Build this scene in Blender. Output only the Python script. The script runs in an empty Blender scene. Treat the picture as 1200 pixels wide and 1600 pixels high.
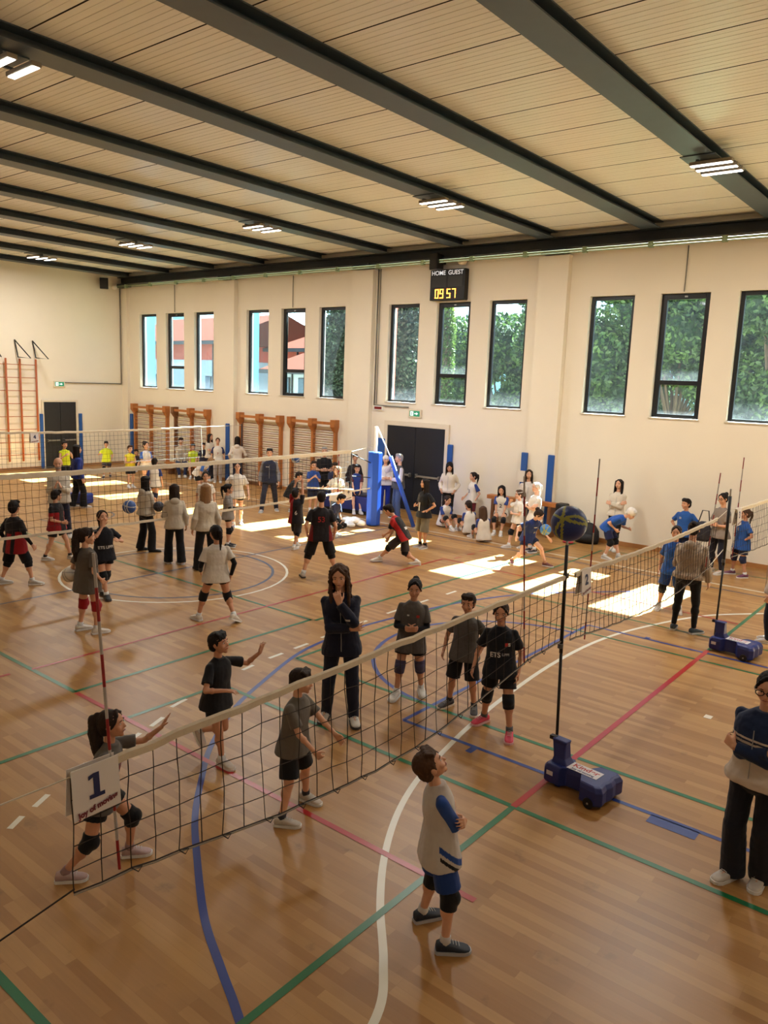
import bpy, math, random
import numpy as np
from mathutils import Vector, Matrix, Euler
from mathutils.bvhtree import BVHTree
random.seed(7); rng = np.random.default_rng(7)
R = math.radians
scene = bpy.context.scene
C = scene.collection

# ------------------------------------------------------------ camera
H = 3.55
camd = bpy.data.cameras.new('camera'); cam = bpy.data.objects.new('camera', camd); C.objects.link(cam)
camd.sensor_fit = 'VERTICAL'; camd.sensor_height = 36.0
camd.lens = 1208.23 / 1600 * 36.0
right = Vector((0.7773328, 0.6279466, 0.0379051)); down = Vector((0.1340803, -0.1065055, -0.9852305)); fwd = Vector((-0.6146350, 0.7709343, -0.1669855))
cam.matrix_world = Matrix(((right.x, -down.x, -fwd.x, 0), (right.y, -down.y, -fwd.y, 0), (right.z, -down.z, -fwd.z, H), (0, 0, 0, 1)))
camd.clip_start = 0.05; camd.clip_end = 400
scene.camera = cam

# ------------------------------------------------------------ light
SUN_STRENGTH = 52.0
SKY_STRENGTH = 2.0
LAMP_W = 60.0
scene.view_settings.view_transform = 'Standard'; scene.view_settings.look = 'None'
scene.view_settings.exposure = 1.5; scene.view_settings.gamma = 1.0
scene.view_settings.use_curve_mapping = False
world = bpy.data.worlds.new('world'); scene.world = world; world.use_nodes = True
wn = world.node_tree; wn.nodes.clear()
wo = wn.nodes.new('ShaderNodeOutputWorld'); wb = wn.nodes.new('ShaderNodeBackground')
tc = wn.nodes.new('ShaderNodeTexCoord'); sp = wn.nodes.new('ShaderNodeSeparateXYZ'); cr = wn.nodes.new('ShaderNodeValToRGB')
wn.links.new(tc.outputs['Generated'], sp.inputs[0]); wn.links.new(sp.outputs['Z'], cr.inputs[0])
cr.color_ramp.elements[0].position = 0.0; cr.color_ramp.elements[0].color = (0.70, 0.86, 0.95, 1)
cr.color_ramp.elements[1].position = 0.6; cr.color_ramp.elements[1].color = (0.22, 0.42, 0.75, 1)
wn.links.new(cr.outputs[0], wb.inputs[0]); wb.inputs[1].default_value = SKY_STRENGTH
wn.links.new(wb.outputs[0], wo.inputs[0])
sund = bpy.data.lights.new('sun', 'SUN'); sun = bpy.data.objects.new('sun', sund); C.objects.link(sun)
sund.energy = SUN_STRENGTH; sund.angle = R(0.6); sund.color = (1.0, 0.97, 0.91)
sdir = Vector((-0.09, -1.0, -1.0)).normalized()
sun.rotation_euler = sdir.to_track_quat('-Z', 'Y').to_euler(); sun.location = (-8, 40, 30)

# ------------------------------------------------------------ materials
_m = {}
def nt(m):
    return m.node_tree.nodes, m.node_tree.links
def mat(name, col, rough=0.6, metal=0.0, noise=0.0, nscale=20.0, bump=0.0, bscale=60.0, stretch=None, spec=0.5, coat=0.0, emit=None, estr=0.0, sheen=0.0):
    key = (name, tuple(round(c, 4) for c in col))
    if key in _m: return _m[key]
    m = bpy.data.materials.new(name); m.use_nodes = True; N, L = nt(m)
    b = N['Principled BSDF']; b.inputs['Base Color'].default_value = (*col, 1); b.inputs['Roughness'].default_value = rough
    b.inputs['Metallic'].default_value = metal; b.inputs['Specular IOR Level'].default_value = spec
    b.inputs['Coat Weight'].default_value = coat
    if sheen: b.inputs['Sheen Weight'].default_value = sheen
    if emit: b.inputs['Emission Color'].default_value = (*emit, 1); b.inputs['Emission Strength'].default_value = estr
    if noise or bump:
        t = N.new('ShaderNodeTexCoord'); mp = N.new('ShaderNodeMapping'); L.new(t.outputs['Object'], mp.inputs[0])
        if stretch: mp.inputs['Scale'].default_value = stretch
        if noise:
            n = N.new('ShaderNodeTexNoise'); n.inputs['Scale'].default_value = nscale; n.inputs['Detail'].default_value = 3; L.new(mp.outputs[0], n.inputs[0])
            mx = N.new('ShaderNodeMix'); mx.data_type = 'RGBA'; mx.blend_type = 'MULTIPLY'; mx.inputs[0].default_value = 1
            r = N.new('ShaderNodeMapRange'); r.inputs[3].default_value = 1 - noise; r.inputs[4].default_value = 1 + noise
            L.new(n.outputs[0], r.inputs[0]); L.new(r.outputs[0], mx.inputs[7]); mx.inputs[6].default_value = (*col, 1); L.new(mx.outputs[2], b.inputs['Base Color'])
        if bump:
            n2 = N.new('ShaderNodeTexNoise'); n2.inputs['Scale'].default_value = bscale; n2.inputs['Detail'].default_value = 2; L.new(mp.outputs[0], n2.inputs[0])
            bp = N.new('ShaderNodeBump'); bp.inputs['Strength'].default_value = bump; bp.inputs['Distance'].default_value = 0.01
            L.new(n2.outputs[0], bp.inputs['Height']); L.new(bp.outputs[0], b.inputs['Normal'])
    _m[key] = m; return m
def sr(r, g, b):
    f = lambda c: (c / 255 / 12.92) if c / 255 <= 0.04045 else ((c / 255 + 0.055) / 1.055) ** 2.4
    return (f(r), f(g), f(b))

WALL = mat('wall_paint', sr(238, 228, 210), 0.7, noise=0.03, nscale=1.5, bump=0.05, bscale=30)
STEEL = mat('dark_steel_paint', sr(66, 76, 84), 0.45, noise=0.12, nscale=6)
CEILM = mat('ceiling_panel', sr(236, 230, 218), 0.32, noise=0.03, nscale=2, stretch=(.3, 3, 1))
SEAM = mat('ceiling_seam', sr(60, 52, 44), 0.8)
BLACKF = mat('black_frame', sr(24, 26, 30), 0.4)
DOORM = mat('black_door', sr(24, 28, 38), 0.45)
CREAM = mat('cream_frame', sr(225, 212, 190), 0.6)
WOODB = mat('orange_wood', sr(176, 108, 52), 0.5, noise=0.25, nscale=12, stretch=(1, 1, .2))
WOODD = mat('dark_wood', sr(118, 76, 42), 0.5, noise=0.25, nscale=12)
BLUEP = mat('blue_padding', sr(34, 84, 158), 0.5, noise=0.06)
CHROME = mat('metal', sr(180, 180, 178), 0.3, 0.8)
WHITE = mat('white_plastic', sr(238, 236, 232), 0.5)
GREENC = mat('green_conduit', sr(140, 160, 128), 0.5)
GREYC = mat('grey_conduit', sr(120, 116, 106), 0.5)
BLK = mat('black_plastic', sr(20, 20, 22), 0.5)
LAMP = mat('lit_tube', (1, 1, 1), 0.5, emit=(1.0, 0.95, 0.86), estr=4.0)
NETS = mat('net_string', sr(40, 32, 28), 0.8)
NETBAND = mat('net_band', sr(214, 200, 176), 0.8, noise=0.12, nscale=30)

# ------------------------------------------------------------ mesh collector
class G:
    def __init__(s): s.v = []; s.f = []; s.mi = []; s.cm = 0
    def add(s, vs, fs):
        o = len(s.v); s.v += [tuple(p) for p in vs]; s.f += [tuple(i + o for i in f) for f in fs]; s.mi += [s.cm] * len(fs)
    def box(s, x0, x1, y0, y1, z0, z1, M=None):
        vs = [Vector((x, y, z)) for z in (z0, z1) for y in (y0, y1) for x in (x0, x1)]
        if M: vs = [M @ v for v in vs]
        s.add(vs, [(0, 2, 3, 1), (4, 5, 7, 6), (0, 1, 5, 4), (2, 6, 7, 3), (0, 4, 6, 2), (1, 3, 7, 5)])
    def rings(s, rs, cap=True):
        n = len(rs[0]); o = len(s.v)
        vs = [p for r in rs for p in r]; fs = []
        for i in range(len(rs) - 1):
            for j in range(n):
                k = (j + 1) % n; fs.append((i * n + j, i * n + k, (i + 1) * n + k, (i + 1) * n + j))
        if cap: fs.append(tuple(range(n - 1, -1, -1))); fs.append(tuple((len(rs) - 1) * n + j for j in range(n)))
        s.add(vs, fs)
    def cone(s, a, b, ra, rb, n=14, cap=True):
        a = Vector(a); b = Vector(b); d = (b - a).normalized(); q = d.to_track_quat('Z', 'Y').to_matrix()
        rs = [[p + q @ Vector((r * math.cos(t), r * math.sin(t), 0)) for t in [2 * math.pi * i / n for i in range(n)]] for p, r in ((a, ra), (b, rb))]
        s.rings(rs, cap)
    def tube(s, pts, r, n=6, closed=False):
        pts = [Vector(p) for p in pts]; rs = []; m = len(pts)
        rr = r if isinstance(r, (list, tuple)) else [r] * m
        up = Vector((0, 0, 1))
        d0 = (pts[1] - pts[0]).normalized()
        x = d0.cross(up); x = x.normalized() if x.length > 1e-3 else Vector((1, 0, 0))
        for i, p in enumerate(pts):
            d = (pts[min(i + 1, m - 1)] - pts[max(i - 1, 0)]).normalized()
            x = (x - d * x.dot(d)).normalized(); y = d.cross(x)
            rs.append([p + (x * math.cos(t) + y * math.sin(t)) * rr[i] for t in [2 * math.pi * j / n for j in range(n)]])
        s.rings(rs, True)
    def ell(s, c, r, M=None, nu=14, nv=9):
        c = Vector(c); r = (r, r, r) if isinstance(r, (int, float)) else r; vs = []; fs = []
        vs.append(Vector((0, 0, r[2])))
        for i in range(1, nv):
            t = math.pi * i / nv
            for j in range(nu):
                p = 2 * math.pi * j / nu; vs.append(Vector((r[0] * math.sin(t) * math.cos(p), r[1] * math.sin(t) * math.sin(p), r[2] * math.cos(t))))
        vs.append(Vector((0, 0, -r[2])))
        for j in range(nu): fs.append((0, 1 + j, 1 + (j + 1) % nu))
        for i in range(nv - 2):
            for j in range(nu):
                a = 1 + i * nu + j; b = 1 + i * nu + (j + 1) % nu; fs.append((a, a + nu, b + nu, b))
        l = len(vs) - 1
        for j in range(nu): fs.append((l, l - nu + (j + 1) % nu, l - nu + j))
        if M: vs = [M @ v for v in vs]
        s.add([v + c for v in vs], fs)
    def cap(s, a, b, ra, rb, n=10):
        a = Vector(a); b = Vector(b)
        if (b - a).length < 1e-5: s.ell(a, ra, nu=n, nv=6); return
        d = (b - a).normalized(); q = d.to_track_quat('Z', 'Y').to_matrix(); rs = []
        for t in (-80, -50, -20): rs.append((a + d * ra * math.sin(R(t)), ra * math.cos(R(t))))
        for t in (20, 50, 80): rs.append((b + d * rb * math.sin(R(t)), rb * math.cos(R(t))))
        s.rings([[p + q @ Vector((r * math.cos(u), r * math.sin(u), 0)) for u in [2 * math.pi * i / n for i in range(n)]] for p, r in rs])
    def mesh(s, name, mats):
        me = bpy.data.meshes.new(name); me.from_pydata(s.v, [], s.f)
        for m in (mats if isinstance(mats, (list, tuple)) else [mats]): me.materials.append(m)
        if any(s.mi): me.polygons.foreach_set('material_index', s.mi)
        me.update(); return me

def obj(name, g, mats, parent=None, loc=(0, 0, 0), rotz=0.0, smooth=False, bevel=0.0):
    me = g.mesh(name, mats) if isinstance(g, G) else g
    o = bpy.data.objects.new(name, me); C.objects.link(o)
    o.location = loc; o.rotation_euler = (0, 0, rotz)
    if parent: o.parent = parent
    if smooth: me.polygons.foreach_set('use_smooth', [True] * len(me.polygons)); me.update()
    if bevel:
        b = o.modifiers.new('bevel', 'BEVEL'); b.width = bevel; b.segments = 2; b.limit_method = 'ANGLE'
    return o
def tag(o, label=None, cat=None, group=None, kind=None):
    if label: o['label'] = label
    if cat: o['category'] = cat
    if group: o['group'] = group
    if kind: o['kind'] = kind
    return o
def thing(name, label, cat, loc=(0, 0, 0), rotz=0.0, group=None):
    o = bpy.data.objects.new(name, None); C.objects.link(o); o.location = loc; o.rotation_euler = (0, 0, rotz); o.empty_display_size = .1
    return tag(o, label, cat, group)
def struct(name, g, mats, parent=None, **k):
    o = obj(name, g, mats, parent, **k)
    if not parent: o['kind'] = 'structure'
    return o
def text_mesh(s, size, depth=0.0, align='CENTER', shear=0.0, bold=0.0):
    cu = bpy.data.curves.new('t', 'FONT'); cu.body = s; cu.size = size; cu.extrude = depth; cu.align_x = align; cu.align_y = 'CENTER'; cu.shear = shear; cu.offset = bold
    o = bpy.data.objects.new('t', cu); C.objects.link(o); bpy.context.view_layer.update()
    me = bpy.data.meshes.new_from_object(o.evaluated_get(bpy.context.evaluated_depsgraph_get()))
    bpy.data.objects.remove(o); return me
def text(name, s, size, M, m, parent=None, **k):
    me = text_mesh(s, size, **k); me.materials.clear(); me.materials.append(m); me.transform(M)
    return obj(name, me, None, parent)

# ------------------------------------------------------------ room
D = 17.18; XL = -26.65; XR = 3.7; YF = -1.3; ZC = 7.13; TW = 0.30
WC = []                                   # window centres, three to a bay
for bx in (-23.50, -17.55, -11.65, -5.74, 0.13): WC += [bx - 1.62, bx, bx + 1.62]
WW = 1.05; WZ0 = 2.98; WZ1 = 5.64
g = G()
g.box(XL - .3, XR + .3, D, D + TW, -.05, WZ0); g.box(XL - .3, XR + .3, D, D + TW, WZ1, ZC + .1)
xs = [XL - .3] + [v for c in WC for v in (c - WW / 2, c + WW / 2)] + [XR + .3]
for a, b in zip(xs[0::2], xs[1::2]): g.box(a, b, D, D + TW, WZ0, WZ1)
for px in (-20.5, -14.65, -8.78, -2.87): g.box(px - .38, px + .38, D - .17, D + .02, 0, 6.58)
g.box(XL, XL + .35, D - .12, D + .02, 0, 6.58)
struct('wall_back', g, WALL)
g = G(); g.box(XL - .3, XL, YF, D + .01, -.05, ZC + .1); struct('wall_left', g, WALL)
g = G(); g.box(XR, XR + .3, YF, D + .01, -.05, ZC + .1); struct('wall_right', g, WALL)
g = G(); g.box(XL - .3, XR + .3, YF - .3, YF, -.05, ZC + .1); struct('wall_front', g, WALL)

# ceiling with ribbed panels, seams along X every metre
g = G(); prof = []
y = YF - .2
k = -3.43 
ys = np.arange(-2.43, D + .5, 1.0)
for y0 in ys:
    prof += [(y0 - .011, ZC, 1), (y0 - .010, ZC + .02, 1), (y0 + .010, ZC + .02, 1), (y0 + .011, ZC, 0)]
    for q in range(1, 10):
        w, dp = (.006, .010) if q % 2 == 0 else (.003, .004)
        yy = y0 + q * .1
        prof += [(yy - w, ZC, 0), (yy, ZC + dp, 0), (yy + w, ZC, 0)]
for i in range(len(prof) - 1):
    a, b = prof[i], prof[i + 1]
    g.cm = 1 if (a[2] == 1 and b[2] != 0) or (a[2] == 1) else 0
    g.add([(XL - .2, a[0], a[1]), (XR + .2, a[0], a[1]), (XR + .2, b[0], b[1]), (XL - .2, b[0], b[1])], [(0, 1, 2, 3)])
g.cm = 0
g.box(XL - .3, XR + .3, YF - .3, D + TW, ZC + .1, ZC + .3)
struct('ceiling', g, [CEILM, SEAM])
# steel beams
for k in range(-3, 10):
    x0 = -4.27 - 2.46 * k; x1 = x0 + .40
    if x1 < XL + .1 or x0 > XR: continue
    x0 = max(x0, XL + .01); xm = (x0 + x1) / 2
    g = G(); zb = 6.97
    g.box(x0, x1, YF, D - .05, zb, zb + .018); g.box(x0, x1, YF, D - .05, ZC - .016, ZC - .001); g.box(xm - .008, xm + .008, YF, D - .05, zb + .01, ZC - .01)
    struct('ceiling_beam', g, STEEL)
g = G(); g.box(XL + .01, XR - .01, D - .26, D + .0, 6.72, 6.74); g.box(XL + .01, XR - .01, D - .10, D - .08, 6.73, 6.97); g.box(XL + .01, XR - .01, D - .26, D - .0, 6.955, 6.975)
for px in (-26.4, -20.5, -14.65, -8.78, -2.87): g.box(px - .3, px + .3, D - .28, D - .02, 6.62, 6.74)
struct('ceiling_edge_beam', g, mat('edge_beam', sr(38, 46, 54), .5))
# baseboards
BASE = mat('baseboard_wood', sr(176, 122, 70), 0.5, noise=.15, nscale=5)
g = G(); g.box(XL, -13.9, D - .02, D, 0, .1); g.box(-11.45, XR, D - .02, D, 0, .1)
for px in (-20.5, -14.65, -8.78, -2.87): g.box(px - .4, px + .4, D - .19, D - .165, 0, .1)
struct('baseboard_back', g, BASE)
g = G(); g.box(XL, XL + .02, YF, 13.75, 0, .1); g.box(XL, XL + .02, 15.2, D, 0, .1); struct('baseboard_left', g, BASE)

# floor
fm = bpy.data.materials.new('parquet'); fm.use_nodes = True; N, L = nt(fm); b = N['Principled BSDF']
t = N.new('ShaderNodeTexCoord'); br = N.new('ShaderNodeTexBrick'); L.new(t.outputs['Object'], br.inputs[0])
br.inputs['Scale'].default_value = 1; br.inputs['Brick Width'].default_value = .8; br.inputs['Row Height'].default_value = .075; br.inputs['Mortar Size'].default_value = .0008
br.inputs['Color1'].default_value = (0, 0, 0, 1); br.inputs['Color2'].default_value = (1, 1, 1, 1); br.inputs['Mortar'].default_value = (.2, .2, .2, 1); br.offset = .37; br.offset_frequency = 3; br.squash = 1.3; br.squash_frequency = 5
ra = N.new('ShaderNodeValToRGB'); L.new(br.outputs[0], ra.inputs[0])
e = ra.color_ramp.elements; e[0].position = 0; e[0].color = (*sr(154, 109, 58), 1); e[1].position = 1; e[1].color = (*sr(180, 138, 84), 1)
e = ra.color_ramp.elements.new(.5); e.color = (*sr(167, 123, 70), 1)
mp = N.new('ShaderNodeMapping'); mp.inputs['Scale'].default_value = (1.5, 22, 1); L.new(t.outputs['Object'], mp.inputs[0])
no = N.new('ShaderNodeTexNoise'); no.inputs['Scale'].default_value = 2; no.inputs['Detail'].default_value = 4; L.new(mp.outputs[0], no.inputs[0])
mr = N.new('ShaderNodeMapRange'); mr.inputs[3].default_value = .90; mr.inputs[4].default_value = 1.10; L.new(no.outputs[0], mr.inputs[0])
mx = N.new('ShaderNodeMix'); mx.data_type = 'RGBA'; mx.blend_type = 'MULTIPLY'; mx.inputs[0].default_value = 1; L.new(ra.outputs[0], mx.inputs[6]); L.new(mr.outputs[0], mx.inputs[7])
no2 = N.new('ShaderNodeTexNoise'); no2.inputs['Scale'].default_value = 3.5; no2.inputs['Detail'].default_value = 5; L.new(t.outputs['Object'], no2.inputs[0])
mr2 = N.new('ShaderNodeMapRange'); mr2.inputs[1].default_value = .66; mr2.inputs[2].default_value = .74; mr2.inputs[3].default_value = 1; mr2.inputs[4].default_value = .72; L.new(no2.outputs[0], mr2.inputs[0])
mx2 = N.new('ShaderNodeMix'); mx2.data_type = 'RGBA'; mx2.blend_type = 'MULTIPLY'; mx2.inputs[0].default_value = 1; L.new(mx.outputs[2], mx2.inputs[6]); L.new(mr2.outputs[0], mx2.inputs[7])
L.new(mx2.outputs[2], b.inputs['Base Color']); b.inputs['Roughness'].default_value = .36; b.inputs['Specular IOR Level'].default_value = .45; b.inputs['Coat Weight'].default_value = .0; b.inputs['Coat Roughness'].default_value = .25
g = G(); g.box(XL - .1, XR + .1, YF - .1, D + .1, -.1, 0)
floor = struct('floor', g, fm)

# court markings, painted bands 1.5 mm above the boards
LZ = .0015
_lz = [0]
def band(g, pts, w):
    pts = [Vector((p[0], p[1], 0)) for p in pts]; n = len(pts); L_ = []
    for i, p in enumerate(pts):
        d = (pts[min(i + 1, n - 1)] - pts[max(i - 1, 0)]).normalized(); s_ = Vector((-d.y, d.x, 0)) * w / 2
        L_ += [p + s_, p - s_]
    z = LZ + _lz[0] * .0003
    g.add([(p.x, p.y, z) for p in L_], [(2 * i, 2 * i + 1, 2 * i + 3, 2 * i + 2) for i in range(n - 1)])
def catmull(P, n=8):
    P = [Vector((p[0], p[1], 0)) for p in P]; P = [P[0] * 2 - P[1]] + P + [P[-1] * 2 - P[-2]]; out = []
    for i in range(1, len(P) - 2):
        for k in range(n):
            t = k / n; a, b_, c, d = P[i - 1:i + 3]
            out.append(.5 * ((2 * b_) + (c - a) * t + (2 * a - 5 * b_ + 4 * c - d) * t * t + (3 * b_ - a - 3 * c + d) * t ** 3))
    out.append(P[-2]); return out
def lines(col, name, segs, label):
    g = G(); _lz[0] += 1
    for pts, w in segs: band(g, pts, w)
    m = mat(name, col, .32, noise=.05, nscale=8)
    o = obj('court_line', g, m, floor); o['label'] = label; return o
def circ(cx, cy, r, a0=0, a1=360, n=48): return [(cx + r * math.cos(R(a0 + (a1 - a0) * i / n)), cy + r * math.sin(R(a0 + (a1 - a0) * i / n))) for i in range(n + 1)]
W5 = .055
lines(sr(226, 222, 206), 'white_line', [(catmull([(-2.1, 1.6), (-2.2, 2.4), (-2.34, 3.04), (-2.57, 3.29 + .1), (-2.93, 3.80), (-3.26, 4.26), (-3.55, 4.80), (-3.76, 5.38), (-3.9, 6.03), (-4.0, 6.57), (-4.12, 7.46), (-4.22, 8.86), (-4.18, 10.21), (-3.95, 11.35), (-3.45, 12.7), (-2.75, 13.62)]), W5),
    (circ(-11.4, 8.35, 1.98), .045), ([(-26, 15.1), (3.6, 15.1)], .05), ([(-25, 1.0), (-25, 15.1)], .05)]
    + [(p, .05) for p in [[(-5.74, 2.7), (-5.64, 2.55)], [(-5.9, 3.0), (-5.80, 2.83)], [(-6.16, 3.5), (-6.06, 3.33)], [(-6.33, 4.18), (-6.25, 3.98)], [(-6.47, 4.55), (-6.38, 4.34)], [(-6.68, 5.0), (-6.62, 4.76)], [(-6.8, 5.6), (-6.75, 5.35)],
       [(-6.93, 6.2), (-6.9, 6.0)], [(-6.98, 6.75), (-6.97, 6.5)], [(-7.01, 7.25), (-7.0, 6.98)], [(-7.05, 7.85), (-7.05, 7.55)], [(-7.1, 8.6), (-7.1, 8.3)], [(-7.12, 9.4), (-7.12, 9.1)], [(-7.12, 10.2), (-7.12, 9.9)], [(-7.1, 11.0), (-7.1, 10.7)]]],
    'white court lines')
lines(sr(60, 66, 92), 'dark_line', [([(-11.52, 1.6), (-11.52, 15.1)], .05), (circ(-11.4, 8.35, 1.72), .05), (circ(-17.6, 9.9, .9, -90, 90, 20), .05), ([(-26, 14.75), (3.6, 14.75)], .05)], 'dark grey-blue court lines')
lines(sr(36, 62, 140), 'blue_line', [(catmull([(-1.9, 1.9), (-2.45, 2.28), (-2.96, 2.55), (-3.28, 2.70), (-3.72, 2.92), (-4.29, 3.30), (-4.74, 3.63), (-5.17, 4.03), (-5.61, 4.49), (-6.12, 5.22), (-6.42, 5.85), (-6.8, 6.80), (-6.93, 7.45), (-6.98, 8.27), (-6.87, 9.27), (-6.72, 10.2), (-6.48, 10.99), (-6.12, 11.77), (-5.55, 12.53), (-4.8, 13.4)]), .055),
    ([(-4.60, 6.24), (1.5, 6.24)], .05), ([(-4.60, 10.86), (1.5, 10.86)], .05), ([(-4.60, 6.24), (-4.60, 10.86)], .05), (circ(-4.60, 8.55, 1.8, 90, 270, 30), .055),
    ([(-1.93, 6.16), (-1.53, 6.16)], .14), ([(-3.70, 6.22), (-3.70, 6.10)], .07), ([(-2.75, 6.2), (-2.75, 6.1)], .05), ([(-3.7, 10.86), (-3.7, 10.96)], .07)], 'blue basketball court lines')
lines(sr(20, 106, 62), 'green_line', [([(-9.9, 4.27), (-7.70, 4.27)], W5), ([(-24, 4.27), (-9.9, 4.27)], W5), ([(-2.4, 1.8), (-4.6, 1.8)], W5), ([(-6.70, 5.53), (3, 5.53)], W5), ([(-6.72, 6.74), (3, 6.74)], W5), ([(-2.87, 0), (-2.87, 5.50)], W5), ([(-2.87, 11.0), (-2.87, 14.6)], W5),
    ([(-6.72, 1.0), (-6.72, 5.53)], W5), ([(-7.72, 4.27), (-7.72, 8.05)], W5), ([(-7.65, 8.05), (-7.5, 16.6)], W5), ([(-6.72, 6.74), (-6.72, 16.3)], .05), ([(-6.75, 11.62), (3, 11.62)], .045), ([(-6.72, 10.5), (3, 10.5)], .045),
    ([(-24, 8.03), (-7.7, 8.03)], .045), ([(-6.7, 16.4), (3, 16.1)], .04)], 'green court lines')
lines(sr(172, 28, 32), 'red_line', [([(-7.68, 4.27), (-2.46, 4.27)], .055), ([(-8.68, 4.27), (-8.68, 12.9)], .045), ([(-8.68, 12.9), (-2.9, 12.65)], .045), ([(-2.87, 5.53), (-2.87, 11.0)], .06), ([(-8.72, 2.5), (-8.72, 4.03)], .05)]
    + [([(-8.65 + .1 , 13.1 + .5 * k), (-8.6 + .1, 13.3 + .5 * k)], .045) for k in range(3)], 'red court lines')
g = G(); g.box(-2.22, -2.14, 8.61, 8.71, .001, .004); tag(obj('floor_sticker', g, mat('sticker', sr(225, 215, 200), .5)), 'small pale square sticker on the bare floor left of the red line', 'sticker')

# windows
GL = bpy.data.materials.new('window_glass'); GL.use_nodes = True; N, L = nt(GL); N.remove(N['Principled BSDF']); out = N['Material Output']
tr = N.new('ShaderNodeBsdfTransparent'); tr.inputs[0].default_value = (.66, .76, .79, 1)
gl = N.new('ShaderNodeBsdfGlossy'); gl.inputs['Roughness'].default_value = .03; tl = N.new('ShaderNodeBsdfTranslucent'); tl.inputs[0].default_value = (.8, .9, 1, 1)
lw = N.new('ShaderNodeLayerWeight'); fr = N.new('ShaderNodeMapRange'); fr.inputs[1].default_value = .35; fr.inputs[2].default_value = 1.0; fr.inputs[3].default_value = .03; fr.inputs[4].default_value = .5; L.new(lw.outputs['Facing'], fr.inputs[0]); m1 = N.new('ShaderNodeMixShader'); L.new(fr.outputs[0], m1.inputs[0]); L.new(tr.outputs[0], m1.inputs[1]); L.new(gl.outputs[0], m1.inputs[2])
tcg = N.new('ShaderNodeTexCoord'); sg = N.new('ShaderNodeSeparateXYZ'); L.new(tcg.outputs['Generated'], sg.inputs[0])
ng = N.new('ShaderNodeTexNoise'); ng.inputs['Scale'].default_value = 9; ng.inputs['Detail'].default_value = 6; L.new(tcg.outputs['Object'], ng.inputs[0])
rg = N.new('ShaderNodeMapRange'); rg.inputs[1].default_value = .0; rg.inputs[2].default_value = .14; rg.inputs[3].default_value = .022; rg.inputs[4].default_value = .003; L.new(sg.outputs['Z'], rg.inputs[0])
mg = N.new('ShaderNodeMath'); mg.operation = 'MULTIPLY'; L.new(rg.outputs[0], mg.inputs[0]); L.new(ng.outputs[0], mg.inputs[1])
m2 = N.new('ShaderNodeMixShader'); L.new(mg.outputs[0], m2.inputs[0]); L.new(m1.outputs[0], m2.inputs[1]); L.new(tl.outputs[0], m2.inputs[2]); L.new(m2.outputs[0], out.inputs[0])
for i, c in enumerate(WC):
    a, b_ = c - WW / 2 + .004, c + WW / 2 - .004; z0, z1 = WZ0 + .004, WZ1 - .004; y0, y1 = D + .10, D + .18
    mid = i % 3 == 1; fw = .085 if not mid else .12
    w = bpy.data.objects.new('window_%d' % (i + 1), None); C.objects.link(w); w.location = (c, D + .1, WZ0); w['kind'] = 'structure'
    P = Matrix.Translation((-c, -D - .1, -WZ0))
    def wb_(gg, x0, x1, ya, yb, za, zb): gg.box(x0, x1, ya, yb, za, zb, P)
    g = G(); wb_(g, a, a + fw, y0, y1, z0, z1); wb_(g, b_ - fw, b_, y0, y1, z0, z1); wb_(g, a + fw, b_ - fw, y0, y1, z1 - fw, z1); wb_(g, a + fw, b_ - fw, y0, y1, z0, z0 + fw * .7)
    if mid: wb_(g, a + fw, b_ - fw, y0, y1, 3.70, 3.80)
    obj('window_frame', g, BLACKF, w, bevel=.006)
    if mid:
        g = G(); wb_(g, a + fw, b_ - fw, y0 + .03, y0 + .04, 3.80, z1 - fw); obj('upper_pane', g, GL, w)
        g = G(); wb_(g, a + fw, b_ - fw, y0 + .03, y0 + .04, z0 + fw * .7, 3.70); obj('lower_pane', g, GL, w)
        g = G(); wb_(g, c - .03, c + .03, y0 - .03, y0, z1 - .08, z1 - .05); obj('window_latch', g, CHROME, w)
    else:
        g = G(); wb_(g, a + fw, b_ - fw, y0 + .03, y0 + .04, z0 + fw * .7, z1 - fw); obj('window_pane', g, GL, w)
    g = G(); wb_(g, a - .03, b_ + .03, D - .03, D + .10, WZ0 - .025, WZ0 - .001); obj('window_sill', g, mat('sill_stone', sr(200, 190, 172), .5), w)

# doors
def strap(z): pass
d1 = bpy.data.objects.new('door_1', None); C.objects.link(d1); d1.location = (-12.66, D, 0); d1['kind'] = 'structure'
for s_ in (-1, 1):
    g = G(); x0, x1 = (-.98, -.01) if s_ < 0 else (.01, .98)
    g.box(x0, x1, -.045, -.005, .02, 2.33); lf = obj('door_leaf', g, DOORM, d1, bevel=.005)
    g = G(); xa, xb = x0 + .08, x1 - .08
    g.box(xa, xb, -.12, -.085, .98, 1.03); g.box(xa, xa + .05, -.12, -.04, .95, 1.06); g.box(xb - .05, xb, -.12, -.04, .95, 1.06); obj('panic_bar', g, CHROME, lf, bevel=.004)
g = G(); g.box(-1.1, -.985, -.06, 0, 0, 2.46); g.box(.985, 1.1, -.06, 0, 0, 2.46); g.box(-.985, .985, -.06, 0, 2.34, 2.46); obj('door_frame', g, CREAM, d1)
d2 = bpy.data.objects.new('door_2', None); C.objects.link(d2); d2.location = (XL, 14.5, 0); d2['kind'] = 'structure'
for y0, y1 in ((-.6, -.01), (.01, .6)):
    g = G(); g.box(.005, .045, y0, y1, .02, 2.36); lf = obj('door_leaf', g, mat('dark_door', sr(38, 38, 40), .5), d2)
    g = G(); g.box(.085, .12, y0 + .06, y1 - .06, .98, 1.03); g.box(.04, .12, y0 + .06, y0 + .1, .96, 1.05); obj('panic_bar', g, CHROME, lf)
g = G(); g.box(0, .055, -.68, -.605, 0, 2.44); g.box(0, .055, .605, .68, 0, 2.44); g.box(0, .055, -.605, .605, 2.37, 2.44); obj('door_frame', g, CREAM, d2)

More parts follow.
